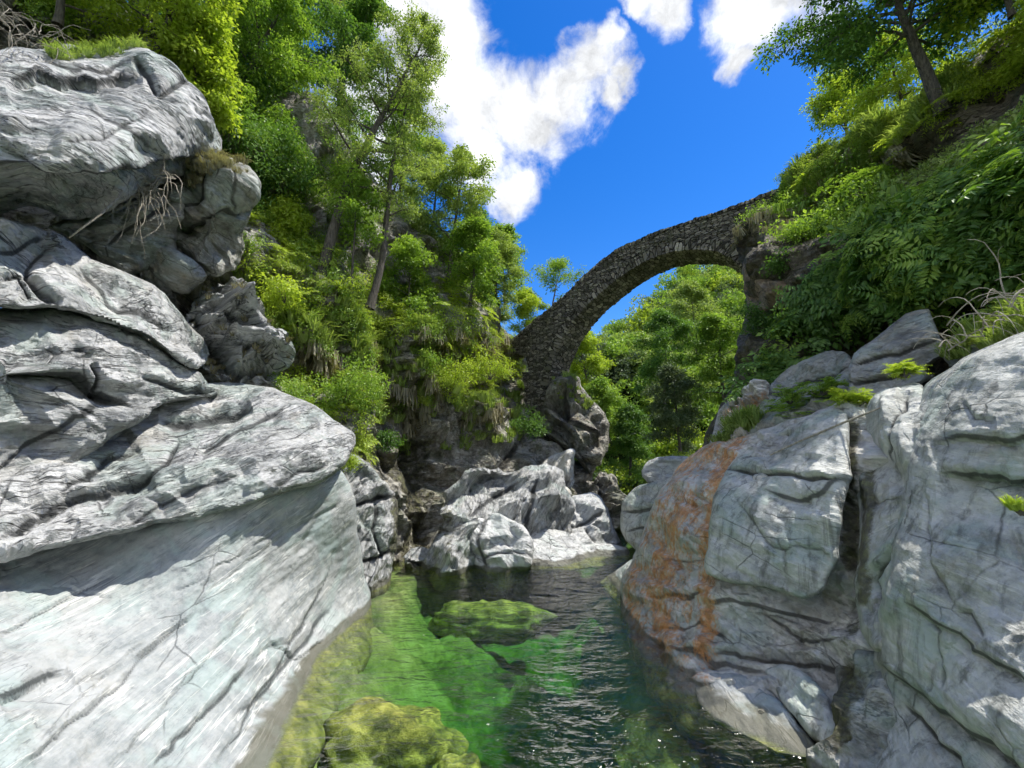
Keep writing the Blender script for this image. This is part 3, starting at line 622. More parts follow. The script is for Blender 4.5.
rock('long pale slab with a pointed tip overhanging the smooth slope',
     [(-160, 560), (-60, 530), (-20, 500), (10, 480), (60, 448), (104, 425), (152, 398), (198, 388), (236, 385), (268, 390), (300, 398), (322, 412), (348, 428), (356, 440), (348, 462), (328, 478), (290, 490), (240, 508), (180, 524), (120, 538), (50, 550), (-40, 562)],
     [(-150, 560, 5.2), (0, 540, 6.4), (60, 500, 7.3), (100, 535, 7.0), (110, 450, 8.4), (160, 420, 9.8), (180, 520, 7.7), (230, 400, 11.5), (240, 500, 8.4), (290, 440, 9.8), (345, 440, 11.2), (300, 480, 9.4), (200, 450, 8.6)],
     'pale', seed=22, s=2.3, ew=16, eR=.6, thick=1.8, ang=16, lump=.14, ls=.7, blk=.10, bs=1.0, ban=(1, 1, 2.6), strat=.05, fine=.012, groove=.03, jit=2,
     cracks=[([(0, 545), (50, 505), (80, 488), (120, 478), (150, 470)], 4, .22, .22, 28), ([(60, 490), (100, 455), (140, 440)], 3, .15, .12, 20), ([(130, 478), (160, 455), (175, 425)], 3, .12, .05), ([(160, 415), (200, 412), (250, 402)], 4, .22, .18, 14), ([(200, 440), (240, 425), (290, 405)], 3, .1, .06), ([(100, 535), (180, 490), (250, 470)], 3, .06, .05), ([(280, 490), (300, 470), (335, 465)], 2.5, .08, .03)])
rock('broad fractured slab with a dark hollowed underside at the left edge',
     [(-200, 300), (-40, 305), (10, 304), (60, 306), (110, 320), (145, 334), (175, 355), (205, 378), (228, 390), (222, 400), (185, 402), (150, 414), (112, 438), (72, 468), (30, 500), (0, 532), (-60, 555), (-220, 560)],
     [(-200, 350, 5), (-100, 540, 5.2), (0, 320, 7.6), (0, 385, 6.6), (0, 400, 7.0), (0, 520, 6.6), (60, 360, 7.6), (60, 420, 7.8), (100, 330, 8.6), (100, 430, 8.2), (150, 405, 9.0), (220, 392, 11.4), (150, 350, 9.6)],
     'pale', seed=23, s=2.3, ew=15, eR=.5, thick=1.8, ang=-18, lump=.14, ls=.6, blk=.13, bs=.9, ban=(1, 1, 2.4), strat=.06, fine=.014, groove=.04,
     cracks=[([(-20, 352), (30, 372), (60, 378), (90, 372), (112, 392), (150, 402)], 4, .12, .4, 45), ([(105, 360), (112, 375), (108, 400)], 4, .22, 0), ([(0, 480), (40, 440), (110, 402)], 4, .08, .1, 30), ([(150, 372), (180, 385), (220, 392)], 3, .1, .05), ([(0, 345), (50, 340), (110, 352)], 2.5, .05, .05)])
rock('narrow tilted slab running down right under the upper boulder',
     [(-200, 200), (-20, 216), (20, 226), (48, 228), (72, 242), (98, 262), (130, 276), (160, 292), (185, 315), (212, 345), (216, 360), (196, 370), (170, 354), (145, 338), (110, 324), (60, 309), (0, 309), (-200, 310)],
     [(-200, 250, 5.6), (0, 230, 8.2), (0, 300, 7.4), (50, 235, 9), (60, 300, 8.1), (110, 320, 8.8), (100, 265, 9.9), (160, 300, 11), (165, 345, 9.9), (212, 355, 12)],
     'pale', seed=24, s=2.3, ew=14, eR=.5, thick=1.5, ang=-30, lump=.12, ls=.7, blk=.13, bs=1.1, ban=(1, 1, 2.4), strat=.06, fine=.014,
     cracks=[([(28, 270), (45, 290), (60, 308)], 4, .2, .1, 15), ([(60, 240), (40, 255), (28, 275), (50, 295)], 3, .15, .12, 18), ([(80, 262), (120, 300), (180, 330)], 3, .08, .06), ([(0, 250), (50, 232)], 3, .08, .08), ([(0, 280), (20, 278), (30, 300)], 3, .15, .0)])
rock('large rounded grey boulder jutting out at the top left under the leaves',
     [(-220, 70), (-60, 60), (10, 46), (40, 52), (62, 44), (100, 42), (132, 46), (152, 58), (176, 72), (198, 92), (212, 118), (220, 145), (216, 165), (198, 172), (170, 178), (146, 190), (122, 205), (100, 220), (72, 222), (40, 212), (0, 216), (-220, 250)],
     [(-200, 150, 5.8), (0, 60, 9.4), (0, 210, 9.2), (20, 160, 7.6), (60, 120, 8.8), (100, 50, 11.5), (100, 100, 9.9), (60, 175, 8.0), (120, 165, 9.2), (80, 210, 9.6), (140, 200, 11), (170, 90, 11.9), (200, 130, 12.6), (180, 170, 12.2), (130, 120, 10.3)],
     'pale', seed=25, s=2.3, ew=18, eR=.9, thick=3, ang=-12, lump=.2, ls=.5, blk=.16, bs=.75, ban=(1, 1, 1.8), strat=.07, fine=.016, groove=.05,
     cracks=[([(5, 84), (35, 72), (60, 80), (100, 82), (138, 80)], 3, .06, .3, 20), ([(138, 72), (150, 92), (153, 106)], 3, .2, .1, 14), ([(153, 106), (170, 92), (188, 80)], 3, .15, .08, 16), ([(60, 150), (110, 140), (150, 115)], 2.5, .06, .04), ([(40, 62), (80, 75), (130, 72)], 3, .1, .08),
             ([(85, 105), (110, 128), (150, 150)], 2.5, .06, .05), ([(-20, 165), (20, 160), (50, 178), (110, 168), (145, 160), (200, 150)], 4, .0, .35, 40)])
rock('dark brown rock wedged below the rounded boulder',
     [(40, 225), (75, 212), (105, 205), (140, 192), (170, 178), (190, 180), (170, 230), (172, 262), (150, 266), (120, 270), (92, 258), (60, 236)],
     [(60, 225, 10.4), (100, 240, 11), (150, 200, 12), (150, 255, 12.2), (180, 190, 13)], 'grey', seed=26, s=2.3, ew=14, eR=.6, thick=2, ang=25, blk=.16, bs=1, strat=.06,
     cracks=[([(110, 250), (135, 225), (170, 200)], 4, .2, .1)])
rock('upright grey block at the right end of the overhang, grass on its top',
     [(176, 175), (190, 160), (205, 156), (225, 156), (246, 168), (256, 180), (256, 200), (250, 222), (246, 250), (236, 268), (212, 274), (190, 262), (172, 245), (160, 225), (168, 195)],
     [(180, 190, 12.4), (210, 170, 12.9), (250, 185, 13.6), (240, 250, 13.6), (190, 250, 12.6), (215, 215, 12.2), (170, 225, 12.6)], 'grey', seed=27, s=2.1, ew=14, eR=.8, thick=2.2, ang=-35, lump=.14, blk=.16, bs=.9, strat=.05,
     cracks=[([(168, 232), (195, 215), (225, 210), (250, 215)], 3, .18, .14, 25), ([(210, 170), (200, 195), (172, 205)], 3, .12, .1), ([(225, 165), (232, 190), (240, 215)], 2.5, .1, .0)])
rock('angular tan wedge of rock jammed under the upright block',
     [(144, 262), (150, 245), (162, 246), (185, 258), (206, 274), (200, 284), (186, 296), (165, 284), (148, 272)], [(150, 260, 12.2), (200, 280, 12.9), (175, 265, 12.1), (186, 292, 12.6)], 'grey', seed=28, s=2, ew=8, eR=.4, thick=1.5, ang=-35, lump=.08, blk=.06, strat=.03, fine=.01)
RB = [(188, 300), (205, 285), (232, 276), (250, 290), (266, 305), (284, 330), (290, 360), (285, 382), (262, 394), (232, 392), (205, 378), (190, 350), (176, 325)]
rock('heap of broken light rock with dry grass between the slabs and the slope', RB, [(190, 310, 12.8), (230, 285, 14.4), (280, 340, 14.8), (260, 390, 13.2), (205, 370, 12.5), (235, 335, 13.4)], 'pale', seed=29, s=2.1, ew=10, eR=.6, thick=2, ang=-30, lump=.2, ls=.9, blk=.42, bs=1.5, ban=(1, 1, 1.4), strat=.08, fine=.03, groove=.12, smooth=False)
rock('squat grey rock at the waterline behind the smooth slab',
     [(340, 470), (356, 455), (374, 462), (386, 478), (396, 496), (401, 520), (398, 548), (394, 572), (392, 590), (350, 600), (335, 560)], [(350, 470, 15.2), (380, 475, 15.8), (398, 520, 15.9), (370, 530, 14.6), (392, 580, 15.0), (355, 585, 14.4)], 'pale', seed=30, s=2, ew=12, eR=.8, thick=2, ang=60, lump=.16, ls=.9, blk=.2, bs=1.0, strat=.06,
     cracks=[([(352, 502), (375, 500), (392, 492)], 3, .25, .1), ([(382, 500), (378, 530), (384, 560)], 3, .2, 0), ([(350, 565), (375, 558), (395, 552)], 2.5, .2, -.0)], moss=[([(398, 500), (400, 580)], 7, .9)])
# ---- middle
rock('pale boulder in sun and shadow standing in the far shallows',
     [(466, 545), (474, 522), (494, 512), (514, 520), (526, 538), (532, 558), (524, 572), (496, 576), (474, 572)], [(480, 530, 17.6), (520, 540, 17.6), (500, 515, 18.6), (498, 570, 16.6), (470, 560, 17.2)], 'white', seed=31, s=1.8, ew=12, eR=1., thick=2.5, ang=-30, lump=.2, blk=.25, bs=.8, strat=.05, cracks=[([(485, 515), (480, 540), (490, 570)], 2.5, .2, .2, 14), ([(480, 560), (510, 555), (530, 560)], 2, .12, 0)])
rock('big bleached boulder at the bend, below the brown overhanging block',
     [(542, 528), (552, 505), (568, 494), (590, 489), (602, 498), (610, 514), (618, 530), (626, 548), (618, 560), (585, 562), (555, 552)], [(560, 510, 21), (600, 500, 22), (590, 490, 22.6), (580, 525, 20), (620, 545, 20.4), (555, 545, 19.6)], 'white', seed=32, s=1.8, ew=12, eR=1.2, thick=3, ang=15, lump=.25, blk=.2, bs=.7, strat=.06, cracks=[([(548, 525), (575, 520), (605, 512)], 2.5, .25, .2, 14), ([(590, 525), (600, 545)], 2, .12, 0)])
rock('low sunlit white slab sliding into the water at the bend',
     [(524, 536), (540, 526), (565, 531), (590, 541), (615, 543), (632, 550), (628, 560), (600, 568), (560, 574), (530, 572), (518, 555)], [(540, 530, 19.6), (590, 545, 19.6), (560, 560, 17.6), (625, 553, 19.4), (525, 560, 18)], 'white', seed=33, s=1.8, ew=10, eR=.4, thick=1.2, ang=-12, lump=.1, blk=.05, strat=.04, fine=.01)
rock('pale broken rock shoulder behind the shallows, below the foot of the bridge',
     [(400, 580), (402, 556), (420, 546), (440, 540), (444, 515), (447, 492), (462, 478), (480, 466), (505, 458), (535, 462), (552, 470), (566, 484), (572, 505), (566, 540), (556, 562), (530, 580), (470, 584)], [(405, 570, 16.5), (440, 545, 17.4), (443, 460, 19), (500, 440, 21.5), (470, 480, 18.8), (500, 485, 20.0), (530, 460, 21.2), (560, 490, 21.2), (500, 520, 18.9), (525, 500, 19.8), (480, 570, 16.9), (540, 565, 18)], 'pale', seed=34, s=1.9, ew=7, eR=.6, jit=6, thick=3, ang=60, lump=.3, ls=.4, blk=.3, bs=.8, strat=.08, cracks=[([(462, 520), (490, 500), (520, 480)], 3, .2, .1), ([(535, 480), (530, 520), (525, 545)], 3, .2, .1)], moss=[([(445, 500), (450, 560)], 9, .5)])
rock('brown angular boulder resting under the great overhanging block', [(534, 470), (545, 455), (556, 447), (570, 452), (578, 470), (574, 486), (566, 492), (548, 486)], [(545, 465, 24.4), (570, 460, 24.2), (560, 480, 23.2), (572, 488, 23.4)], 'rust', seed=35, s=1.7, ew=8, eR=.8, thick=2, ang=50, lump=.2, blk=.3, bs=.9, cracks=[([(548, 460), (560, 475), (562, 488)], 2, .15, .1)])
rock('small rusty boulder tucked between the brown and the bleached boulders', [(544, 492), (555, 482), (568, 488), (570, 498), (558, 506), (546, 504)], [(550, 490, 22.6), (565, 495, 22.4), (556, 503, 22)], 'rust', seed=36, s=1.7, ew=7, eR=.7, thick=1.6, ang=20, lump=.12, blk=.15)
rock('great brown block leaning out beside the foot of the bridge',
     [(538, 412), (547, 394), (562, 380), (580, 382), (596, 398), (606, 412), (612, 432), (611, 452), (600, 468), (590, 480), (580, 470), (566, 452), (548, 440), (532, 430)], [(540, 390, 30), (580, 390, 30.8), (606, 425, 30.4), (570, 420, 28), (590, 460, 27.6), (592, 476, 28.6), (545, 435, 29), (608, 450, 29.6)], 'cliff', seed=37, s=1.8, ew=10, eR=1., thick=5, ang=-35, lump=.3, blk=.4, bs=.6, strat=.12, fine=.05, cracks=[([(560, 395), (585, 425), (605, 445)], 3, .0, .9, 26)])
rock('rough dark rock with bright edges behind the bleached boulder', [(590, 478), (604, 470), (618, 478), (624, 500), (626, 525), (622, 545), (610, 530), (600, 505), (585, 492)], [(600, 480, 27.4), (620, 500, 27), (615, 530, 25.6), (595, 490, 26.6)], 'cliff', seed=38, s=1.7, ew=8, eR=.8, thick=3, ang=-60, lump=.3, blk=.6, bs=.9, groove=.2, smooth=False)
rock('blue grey boulder with a bleached top across the bend',
     [(620, 505), (628, 492), (646, 484), (668, 474), (690, 466), (712, 470), (715, 520), (690, 560), (650, 562), (628, 545), (620, 530)], [(628, 500, 20.5), (690, 470, 18.5), (660, 500, 18.2), (640, 545, 18.4), (700, 540, 15.5)], 'shore', seed=39, s=1.9, ew=14, eR=1., thick=4, ang=5, lump=.16, blk=.1, bs=.8, strat=.05, cracks=[([(620, 512), (650, 505), (690, 508)], 2.5, .15, .1), ([(625, 530), (660, 528)], 2, .1, .05)])
rock('rounded white rock perched above the blue grey boulder', [(640, 475), (645, 460), (665, 455), (690, 455), (705, 462), (705, 478), (680, 485), (650, 488)], [(650, 465, 20.8), (690, 460, 19.8), (670, 480, 20)], 'white', seed=40, s=1.8, ew=9, eR=.8, thick=2.5, ang=5, lump=.1, blk=.08)
rock('low bluish ledge dipping into the water left of the orange rock', [(596, 582), (612, 572), (632, 560), (660, 560), (660, 640), (640, 640), (618, 606)], [(605, 580, 15.5), (640, 570, 14.2), (630, 610, 12.4), (655, 630, 11)], 'shore', seed=41, s=1.9, ew=14, eR=.6, thick=1.5, ang=-25, lump=.1, blk=.06)
# ---- right bank
AW = [(640, 655, 9.5), (700, 700, 7.75), (760, 730, 6.9), (815, 752, 6.35), (615, 595, 13.2)]
rock('tall pale rock face streaked with orange rust dropping into the pool',
     [(618, 600), (626, 572), (642, 545), (652, 515), (664, 488), (682, 462), (706, 446), (738, 438), (760, 432), (800, 420), (840, 405), (870, 400), (890, 460), (890, 640), (870, 770), (830, 800), (790, 790), (740, 765), (690, 735), (655, 700), (632, 655)],
     AW+[(660, 500, 13.4), (690, 455, 13.6), (740, 440, 12.4), (680, 540, 11.4), (720, 520, 10.3), (712, 600, 9.4), (800, 420, 10.2), (850, 410, 9.2), (855, 500, 8.0), (780, 520, 8.8), (850, 620, 7.2), (780, 640, 7.9), (860, 760, 6.2), (700, 660, 8.4)],
     'rust', seed=51, s=2.3, ew=20, eR=.8, thick=3, ang=-6, lump=.14, ls=.7, blk=.13, bs=1.1, ban=(1, 1, 2.6), strat=.07, fine=.02, groove=.05,
     stains=[([(720, 445), (695, 470), (668, 510), (655, 545)], 20, .62), ([(742, 445), (722, 478), (714, 520), (710, 560), (708, 610), (704, 650)], 13, .85), ([(695, 510), (676, 540), (664, 580), (660, 620), (664, 650)], 23, .8), ([(638, 570), (632, 600), (640, 640)], 12, .75), ([(645, 640), (680, 655), (705, 690)], 23, .6), ([(680, 468), (722, 450)], 16, .75), ([(690, 550), (686, 610)], 16, .55)],
     moss=[([(852, 430), (850, 500), (845, 560)], 13, .9), ([(850, 600), (850, 760)], 16, .55), ([(640, 660), (720, 720)], 6, .3)],
     cracks=[([(640, 628), (680, 650), (705, 655), (770, 668)], 3, .12, .2, 30), ([(648, 600), (690, 596), (710, 592)], 2.5, .1, .06), ([(655, 560), (690, 560), (712, 556)], 2, .06, .04), ([(705, 600), (760, 608), (830, 618)], 3, .05, .1, 25), ([(705, 650), (770, 655), (835, 668), (860, 680)], 3, .14, .14, 25), ([(690, 500), (730, 505)], 2, .06, 0), ([(650, 625), (700, 622), (730, 640)], 2.5, .08, .06), ([(760, 612), (800, 640), (850, 640)], 2.5, .07, .05)])
rock('thick grey slab standing proud in the middle of the right rock face',
     [(712, 500), (722, 472), (740, 452), (764, 436), (800, 420), (834, 405), (848, 412), (848, 470), (840, 500), (838, 550), (830, 585), (818, 600), (798, 600), (775, 590), (745, 588), (720, 582), (704, 574), (708, 540)],
     [(715, 500, 10.1), (740, 455, 11.3), (790, 425, 10.0), (840, 410, 9.0), (710, 575, 9.2), (770, 520, 8.6), (840, 480, 7.9), (820, 595, 7.4), (760, 585, 8.2)],
     'shore', seed=52, s=2.3, ew=9, eR=.34, thick=.8, ang=-12, lump=.09, ls=.8, blk=.06, bs=.9, ban=(1, 1, 2.5), strat=.045, fine=.012, groove=.02, shrink=.05,
     cracks=[([(722, 468), (770, 475), (845, 482)], 2.5, .12, .05), ([(765, 490), (810, 500), (846, 480)], 3, .06, .1, 20), ([(735, 500), (760, 530), (775, 545), (838, 555)], 2.5, .05, .04), ([(790, 428), (780, 440), (740, 462)], 2.5, .08, .05)])
rock('bluish white tongue of rock at the foot of the right face',
     [(690, 672), (715, 670), (745, 674), (768, 688), (788, 708), (805, 728), (822, 748), (815, 762), (785, 758), (750, 742), (715, 722), (695, 700)], [(700, 680, 8.0), (750, 685, 7.5), (815, 750, 6.15), (760, 735, 6.6), (705, 710, 7.3)], 'polish', seed=53, s=2, ew=9, eR=.25, thick=.8, ang=-38, lump=.05, blk=.03, strat=.03, fine=.008, shrink=.05)
rock('smooth grey lobe between the bluish tongue and the brown streak', [(762, 664), (790, 662), (812, 680), (832, 706), (840, 732), (830, 748), (812, 740), (792, 712), (770, 690)], [(775, 672, 7.5), (830, 720, 6.3), (800, 700, 6.8), (830, 742, 6.1)], 'shore', seed=54, s=2, ew=9, eR=.25, thick=.7, ang=-45, lump=.05, blk=.04, strat=.03, fine=.008, shrink=.05)
rock('narrow upright rib with dark wet streaks beside the huge right slab',
     [(846, 416), (868, 404), (895, 390), (918, 384), (932, 400), (925, 470), (905, 560), (895, 640), (880, 655), (866, 640), (856, 600), (858, 520), (852, 470)],
     [(850, 420, 8.9), (915, 388, 8.3), (925, 450, 6.6), (900, 560, 6.1), (880, 640, 6.2), (860, 600, 6.8), (855, 500, 7.6)], 'shore', seed=55, s=2.2, ew=10, eR=.35, thick=1.2, ang=84, lump=.08, blk=.09, bs=1.2, strat=.08, fine=.012, shrink=.04, moss=[([(856, 430), (862, 600)], 8, .8)], cracks=[([(912, 395), (895, 430), (878, 460)], 2.5, .08, .05), ([(888, 545), (870, 580), (882, 620)], 5, .2, 0)])
rock('huge light green grey slab filling the right edge of the view',
     [(868, 700), (872, 655), (884, 600), (890, 560), (898, 500), (908, 440), (914, 402), (930, 382), (955, 362), (985, 348), (1020, 334), (1080, 315), (1200, 280), (1420, 240), (1500, 960), (980, 960), (900, 860), (872, 780)],
     [(880, 650, 6.0), (905, 440, 6.8), (920, 395, 7.6), (1024, 335, 6.0), (1024, 430, 5.1), (960, 420, 5.9), (960, 520, 5.3), (1024, 520, 4.9), (950, 620, 5.0), (1024, 700, 4.1), (920, 700, 5.2), (900, 768, 5.2), (880, 760, 5.6), (1200, 400, 4.4), (1200, 700, 3.3), (1450, 600, 2.7), (1000, 900, 3.8)],
     'shore', seed=56, s=2.6, ew=22, eR=.8, thick=2.5, ang=-4, lump=.10, ls=.7, blk=.06, bs=.9, ban=(1, 1, 2.8), strat=.05, fine=.01, groove=.02, jit=2,
     cracks=[([(922, 438), (960, 433), (1000, 436), (1100, 430)], 3, .04, .14, 26), ([(925, 466), (965, 468), (1010, 478), (1080, 480)], 3, .05, .22, 34), ([(960, 400), (970, 418), (995, 420)], 2.5, .05, .03), ([(905, 600), (930, 620), (960, 640), (985, 660), (1030, 680)], 3, .04, .12, 30), ([(872, 660), (910, 690), (940, 715), (985, 740), (1030, 780)], 4, .1, .2, 30), ([(890, 700), (930, 740), (960, 768)], 3, .1, .08), ([(925, 605), (935, 660), (945, 690)], 2.5, .05, .04), ([(912, 480), (920, 540), (940, 590), (952, 610)], 2.5, .05, .03), ([(950, 612), (965, 612), (980, 640)], 2.5, .05, .05), ([(1005, 520), (1015, 560), (1040, 600)], 3, .03, -.0)])
rock('olive brown streaked footing under the upright rib at the waterline',
     [(830, 650), (860, 640), (884, 650), (895, 690), (905, 740), (915, 800), (850, 820), (820, 790), (812, 755), (838, 742), (840, 710)], [(840, 670, 7.0), (880, 660, 6.3), (900, 760, 5.3), (830, 765, 6.0), (860, 720, 6.1)], 'grey', seed=57, s=2.2, ew=10, eR=.3, thick=1.2, ang=80, lump=.1, blk=.12, bs=1.4, strat=.05, moss=[([(850, 660), (850, 760)], 18, .8)])
rock('squared grey block cut by two straight cracks above the upright rib',
     [(843, 394), (848, 372), (856, 350), (872, 334), (892, 322), (912, 314), (928, 308), (934, 322), (940, 338), (950, 346), (940, 358), (925, 366), (935, 376), (915, 388), (885, 396), (855, 402)],
     [(850, 390, 9.9), (870, 335, 10.6), (928, 312, 10.0), (940, 345, 9.4), (890, 360, 9.5), (920, 385, 8.9)], 'grey', seed=58, s=2, ew=7, eR=.3, thick=1.8, ang=14, lump=.06, blk=.05, bs=.8, strat=.03, fine=.008, shrink=.05,
     cracks=[([(848, 364), (885, 352), (940, 340)], 2.2, .12, .12, 20), ([(845, 383), (880, 374), (925, 364)], 2.2, .16, .12, 16)])
rock('sloping grey shelf with ferns growing along its foot',
     [(752, 412), (768, 385), (785, 368), (808, 354), (830, 346), (850, 350), (858, 372), (852, 395), (858, 408), (830, 408), (800, 422), (768, 434), (745, 440)], [(760, 410, 13.0), (800, 360, 14), (845, 352, 12.4), (845, 400, 10.6), (790, 415, 11.6), (750, 438, 12.4)], 'grey', seed=59, s=2, ew=9, eR=.4, thick=2, ang=22, lump=.12, blk=.1, bs=1, strat=.05, cracks=[([(760, 395), (800, 375), (850, 360)], 2.5, .12, .1)])
rock('tan splintered ledges stacked above the orange rock',
     [(690, 470), (705, 450), (712, 425), (720, 405), (738, 392), (760, 384), (768, 395), (764, 415), (775, 425), (765, 440), (735, 446), (712, 455)], [(700, 455, 14.4), (720, 415, 15.2), (760, 390, 14.2), (765, 425, 12.8), (735, 440, 13)], 'rust', seed=60, s=1.9, ew=7, eR=.5, thick=2, ang=22, lump=.14, blk=.35, bs=1.5, ban=(.7, .7, 2.6), groove=.12, strat=.08, smooth=False, stains=[([(720, 410), (765, 400)], 14, .5)])
rock('grey rock lying in the scrub at the top of the huge right slab', [(935, 350), (960, 330), (990, 318), (1024, 306), (1080, 290), (1090, 330), (1020, 345), (975, 358), (945, 372)], [(945, 355, 9.0), (1000, 325, 8.0), (1080, 305, 6.9), (980, 350, 7.9)], 'grey', seed=61, s=2.1, ew=10, eR=.4, thick=1.5, ang=20, lump=.14, blk=.16, bs=1.2)
rock('brown undercut crag beneath the right end of the bridge',
     [(745, 300), (744, 275), (750, 252), (765, 240), (785, 236), (800, 250), (806, 275), (800, 295), (785, 305), (765, 314), (752, 312)], [(750, 280, 20), (770, 250, 19.6), (795, 260, 18.2), (780, 295, 17.6), (755, 308, 18.8)], 'tan', seed=62, s=1.9, ew=10, eR=1., thick=4, ang=-50, lump=.3, blk=.25, bs=.6, strat=.1)
# ---- boulders under water
def sunk(label, px, py, rx, ry, rz, z, seed, mat='algae'):
    d = water_d(px, py); c = unproj(px, py, d); rs = np.random.RandomState(seed)
    import bmesh
    bm = bmesh.new(); bmesh.ops.create_icosphere(bm, subdivisions=5, radius=1); V = np.array([v.co[:] for v in bm.verts]); T = np.array([[v.index for v in f_.verts] for f_ in bm.faces]); bm.free()
    V = V*(1+.3*fbm(V*1.1+seed, 4)[:, None]); V = V*np.array([rx, ry, rz]); F1, F2, rr, vec = worley(V*.9+seed); V *= (1+.3*(rr[:, 0]-.5)*np.clip((F2-F1)*6, 0, 1))[:, None]
    V = V+np.array([c[0], c[1], z-rz])
    return tag(mk('boulder', V, None, M[mat], T=T, loc=(c[0], c[1], z-rz), smooth=True, attrs={'q': V}), label, 'boulder', 'boulders lying under the water')
ma, t, out = newmat('algae_boulder'); g = t.add('ShaderNodeNewGeometry').outputs['Position']
col = t.ramp(t.noise(g, 2.4, 8, .7, .5), [(.34, (.06, .07, .02)), (.46, (.22, .22, .045)), (.55, (.44, .40, .09)), (.68, (.66, .58, .2))])
bs = t.add('ShaderNodeBsdfPrincipled', ins={'Base Color': col, 'Roughness': .9}); t.l.new(t.bump(t.noise(g, 5, 7, .7), .8, .12), bs.inputs['Normal']); t.l.new(bs.outputs[0], out.inputs[0]); M['algae'] = ma
sunk('large yellow boulder under the water beside the smooth slab', 388, 694, 1.15, .95, .85, -.25, 3)
sunk('smaller yellow green boulder sunk right of the large yellow one', 455, 722, .42, .5, .5, -.55, 4)
sunk('flat yellow rock sunk near the bottom edge of the view', 335, 760, .7, .5, .5, -.3, 5)
sunk('olive rock sunk close to the foot of the right bank', 660, 690, .8, 1.0, .7, -.75, 7)
sunk('yellowish rock just under the surface by the far boulder', 490, 582, 1.9, .8, .6, -.6, 10)
sunk('green rock sunk under the low bottom of the view', 470, 775, .8, .5, .5, -.9, 11)

# ================================================================== bridge
def plane_pt(px, py, A, B):
    nrm = np.cross(B-A, [0, 0, 1.]); v = FWD+((px-512)/F)*RT-((py-384)/F)*UP; s = np.dot(A-CAM, nrm)/np.dot(v, nrm); return CAM+v*s
def horiz(px, py, d): p = unproj(px, py, d); return p
A = horiz(510, 345, 33.5); B = horiz(790, 188, 23.5); ax = B-A; ax[2] = 0; LB = np.linalg.norm(ax); ax /= LB; wd = np.array([-ax[1], ax[0], 0]) 
if wd[1] < 0: wd = -wd
BW = 2.3
def uv(p): q = p-A; return np.array([np.dot(q, ax), p[2]])
top = np.array([uv(plane_pt(x, y, A, B)) for x, y in [(500, 352), (512, 341), (525, 329), (545, 313), (565, 296), (583, 278), (600, 262), (620, 249), (640, 240), (660, 232), (680, 225), (700, 218.5), (720, 212), (742, 204), (765, 195), (800, 184), (830, 176)]])
intr = np.array([uv(plane_pt(x, y, A, B)) for x, y in [(546, 400), (549, 380), (554, 358), (563, 338), (575, 320), (590, 303), (607, 288), (626, 273), (645, 262), (662, 255), (680, 251), (700, 250), (718, 252), (733, 260), (745, 272), (754, 290)]])
leftside = np.array([uv(plane_pt(x, y, A, B)) for x, y in [(500, 352), (520, 352), (527, 372), (528, 392), (529, 415), (532, 440)]])
mbr, t, out = newmat('rubble_masonry'); q = t.add('ShaderNodeAttribute', attribute_name='q').outputs['Vector']
qd = t.vmath('ADD', t.vmath('MULTIPLY', q, (3.3, 3.3, 8.)), t.vmath('SCALE', t.noise(q, 2.2, 4, out=1), scale=.5))
e1 = t.voro(qd, 1., 'DISTANCE_TO_EDGE', .8); cid = t.voro(qd, 1., 'F1', .8, 'Color')
sid = t.add('ShaderNodeSeparateColor', ins={0: cid}).outputs[0]
col = t.ramp(sid, [(.1, (.085, .078, .064)), (.4, (.15, .138, .115)), (.7, (.22, .20, .165)), (.95, (.33, .305, .245))])
col = t.mix(t.map(t.noise(q, .8, 6, .7), .48, .66, 0, .45), col, (.09, .11, .04)); col = t.mix(t.map(t.noise(q, 7, 6, .7), .5, .7, 0, .5), col, (.21, .2, .17))
jn = t.map(e1, .02, .10, 1, 0, True); col = t.mix(t.math('MULTIPLY', jn, .85), col, (.018, .016, .012))
bs = t.add('ShaderNodeBsdfPrincipled', ins={'Base Color': col, 'Roughness': .9}); bs.inputs['Specular IOR Level'].default_value = .2
hb = t.math('SUBTRACT', t.math('MULTIPLY', sid, .5), t.math('MULTIPLY', jn, 1.)); t.l.new(t.bump(t.noise(q, 9, 6, .7), .6, .04, t.bump(hb, 1., .09)), bs.inputs['Normal']); t.l.new(bs.outputs[0], out.inputs[0]); M['masonry'] = mbr
def resamp(P, n):
    s = np.concatenate([[0], np.cumsum(np.linalg.norm(np.diff(P, axis=0), axis=1))]); x = np.linspace(0, s[-1], n)
    # smooth through the points
    from numpy import interp
    R = np.stack([interp(x, s, P[:, k]) for k in range(P.shape[1])], 1)
    for _ in range(max(2, n//18)):
        R[1:-1] = .25*R[:-2]+.5*R[1:-1]+.25*R[2:]
    return R
def w3(UVp, off): return np.stack([A[0]+UVp[..., 0]*ax[0]+wd[0]*off, A[1]+UVp[..., 0]*ax[1]+wd[1]*off, UVp[..., 1]+0*UVp[..., 0]], -1)
broot = empty('stone_bridge', A+ax*LB/2-np.array([0, 0, 0]), 'single arch humpbacked stone footbridge spanning the gorge', 'bridge')
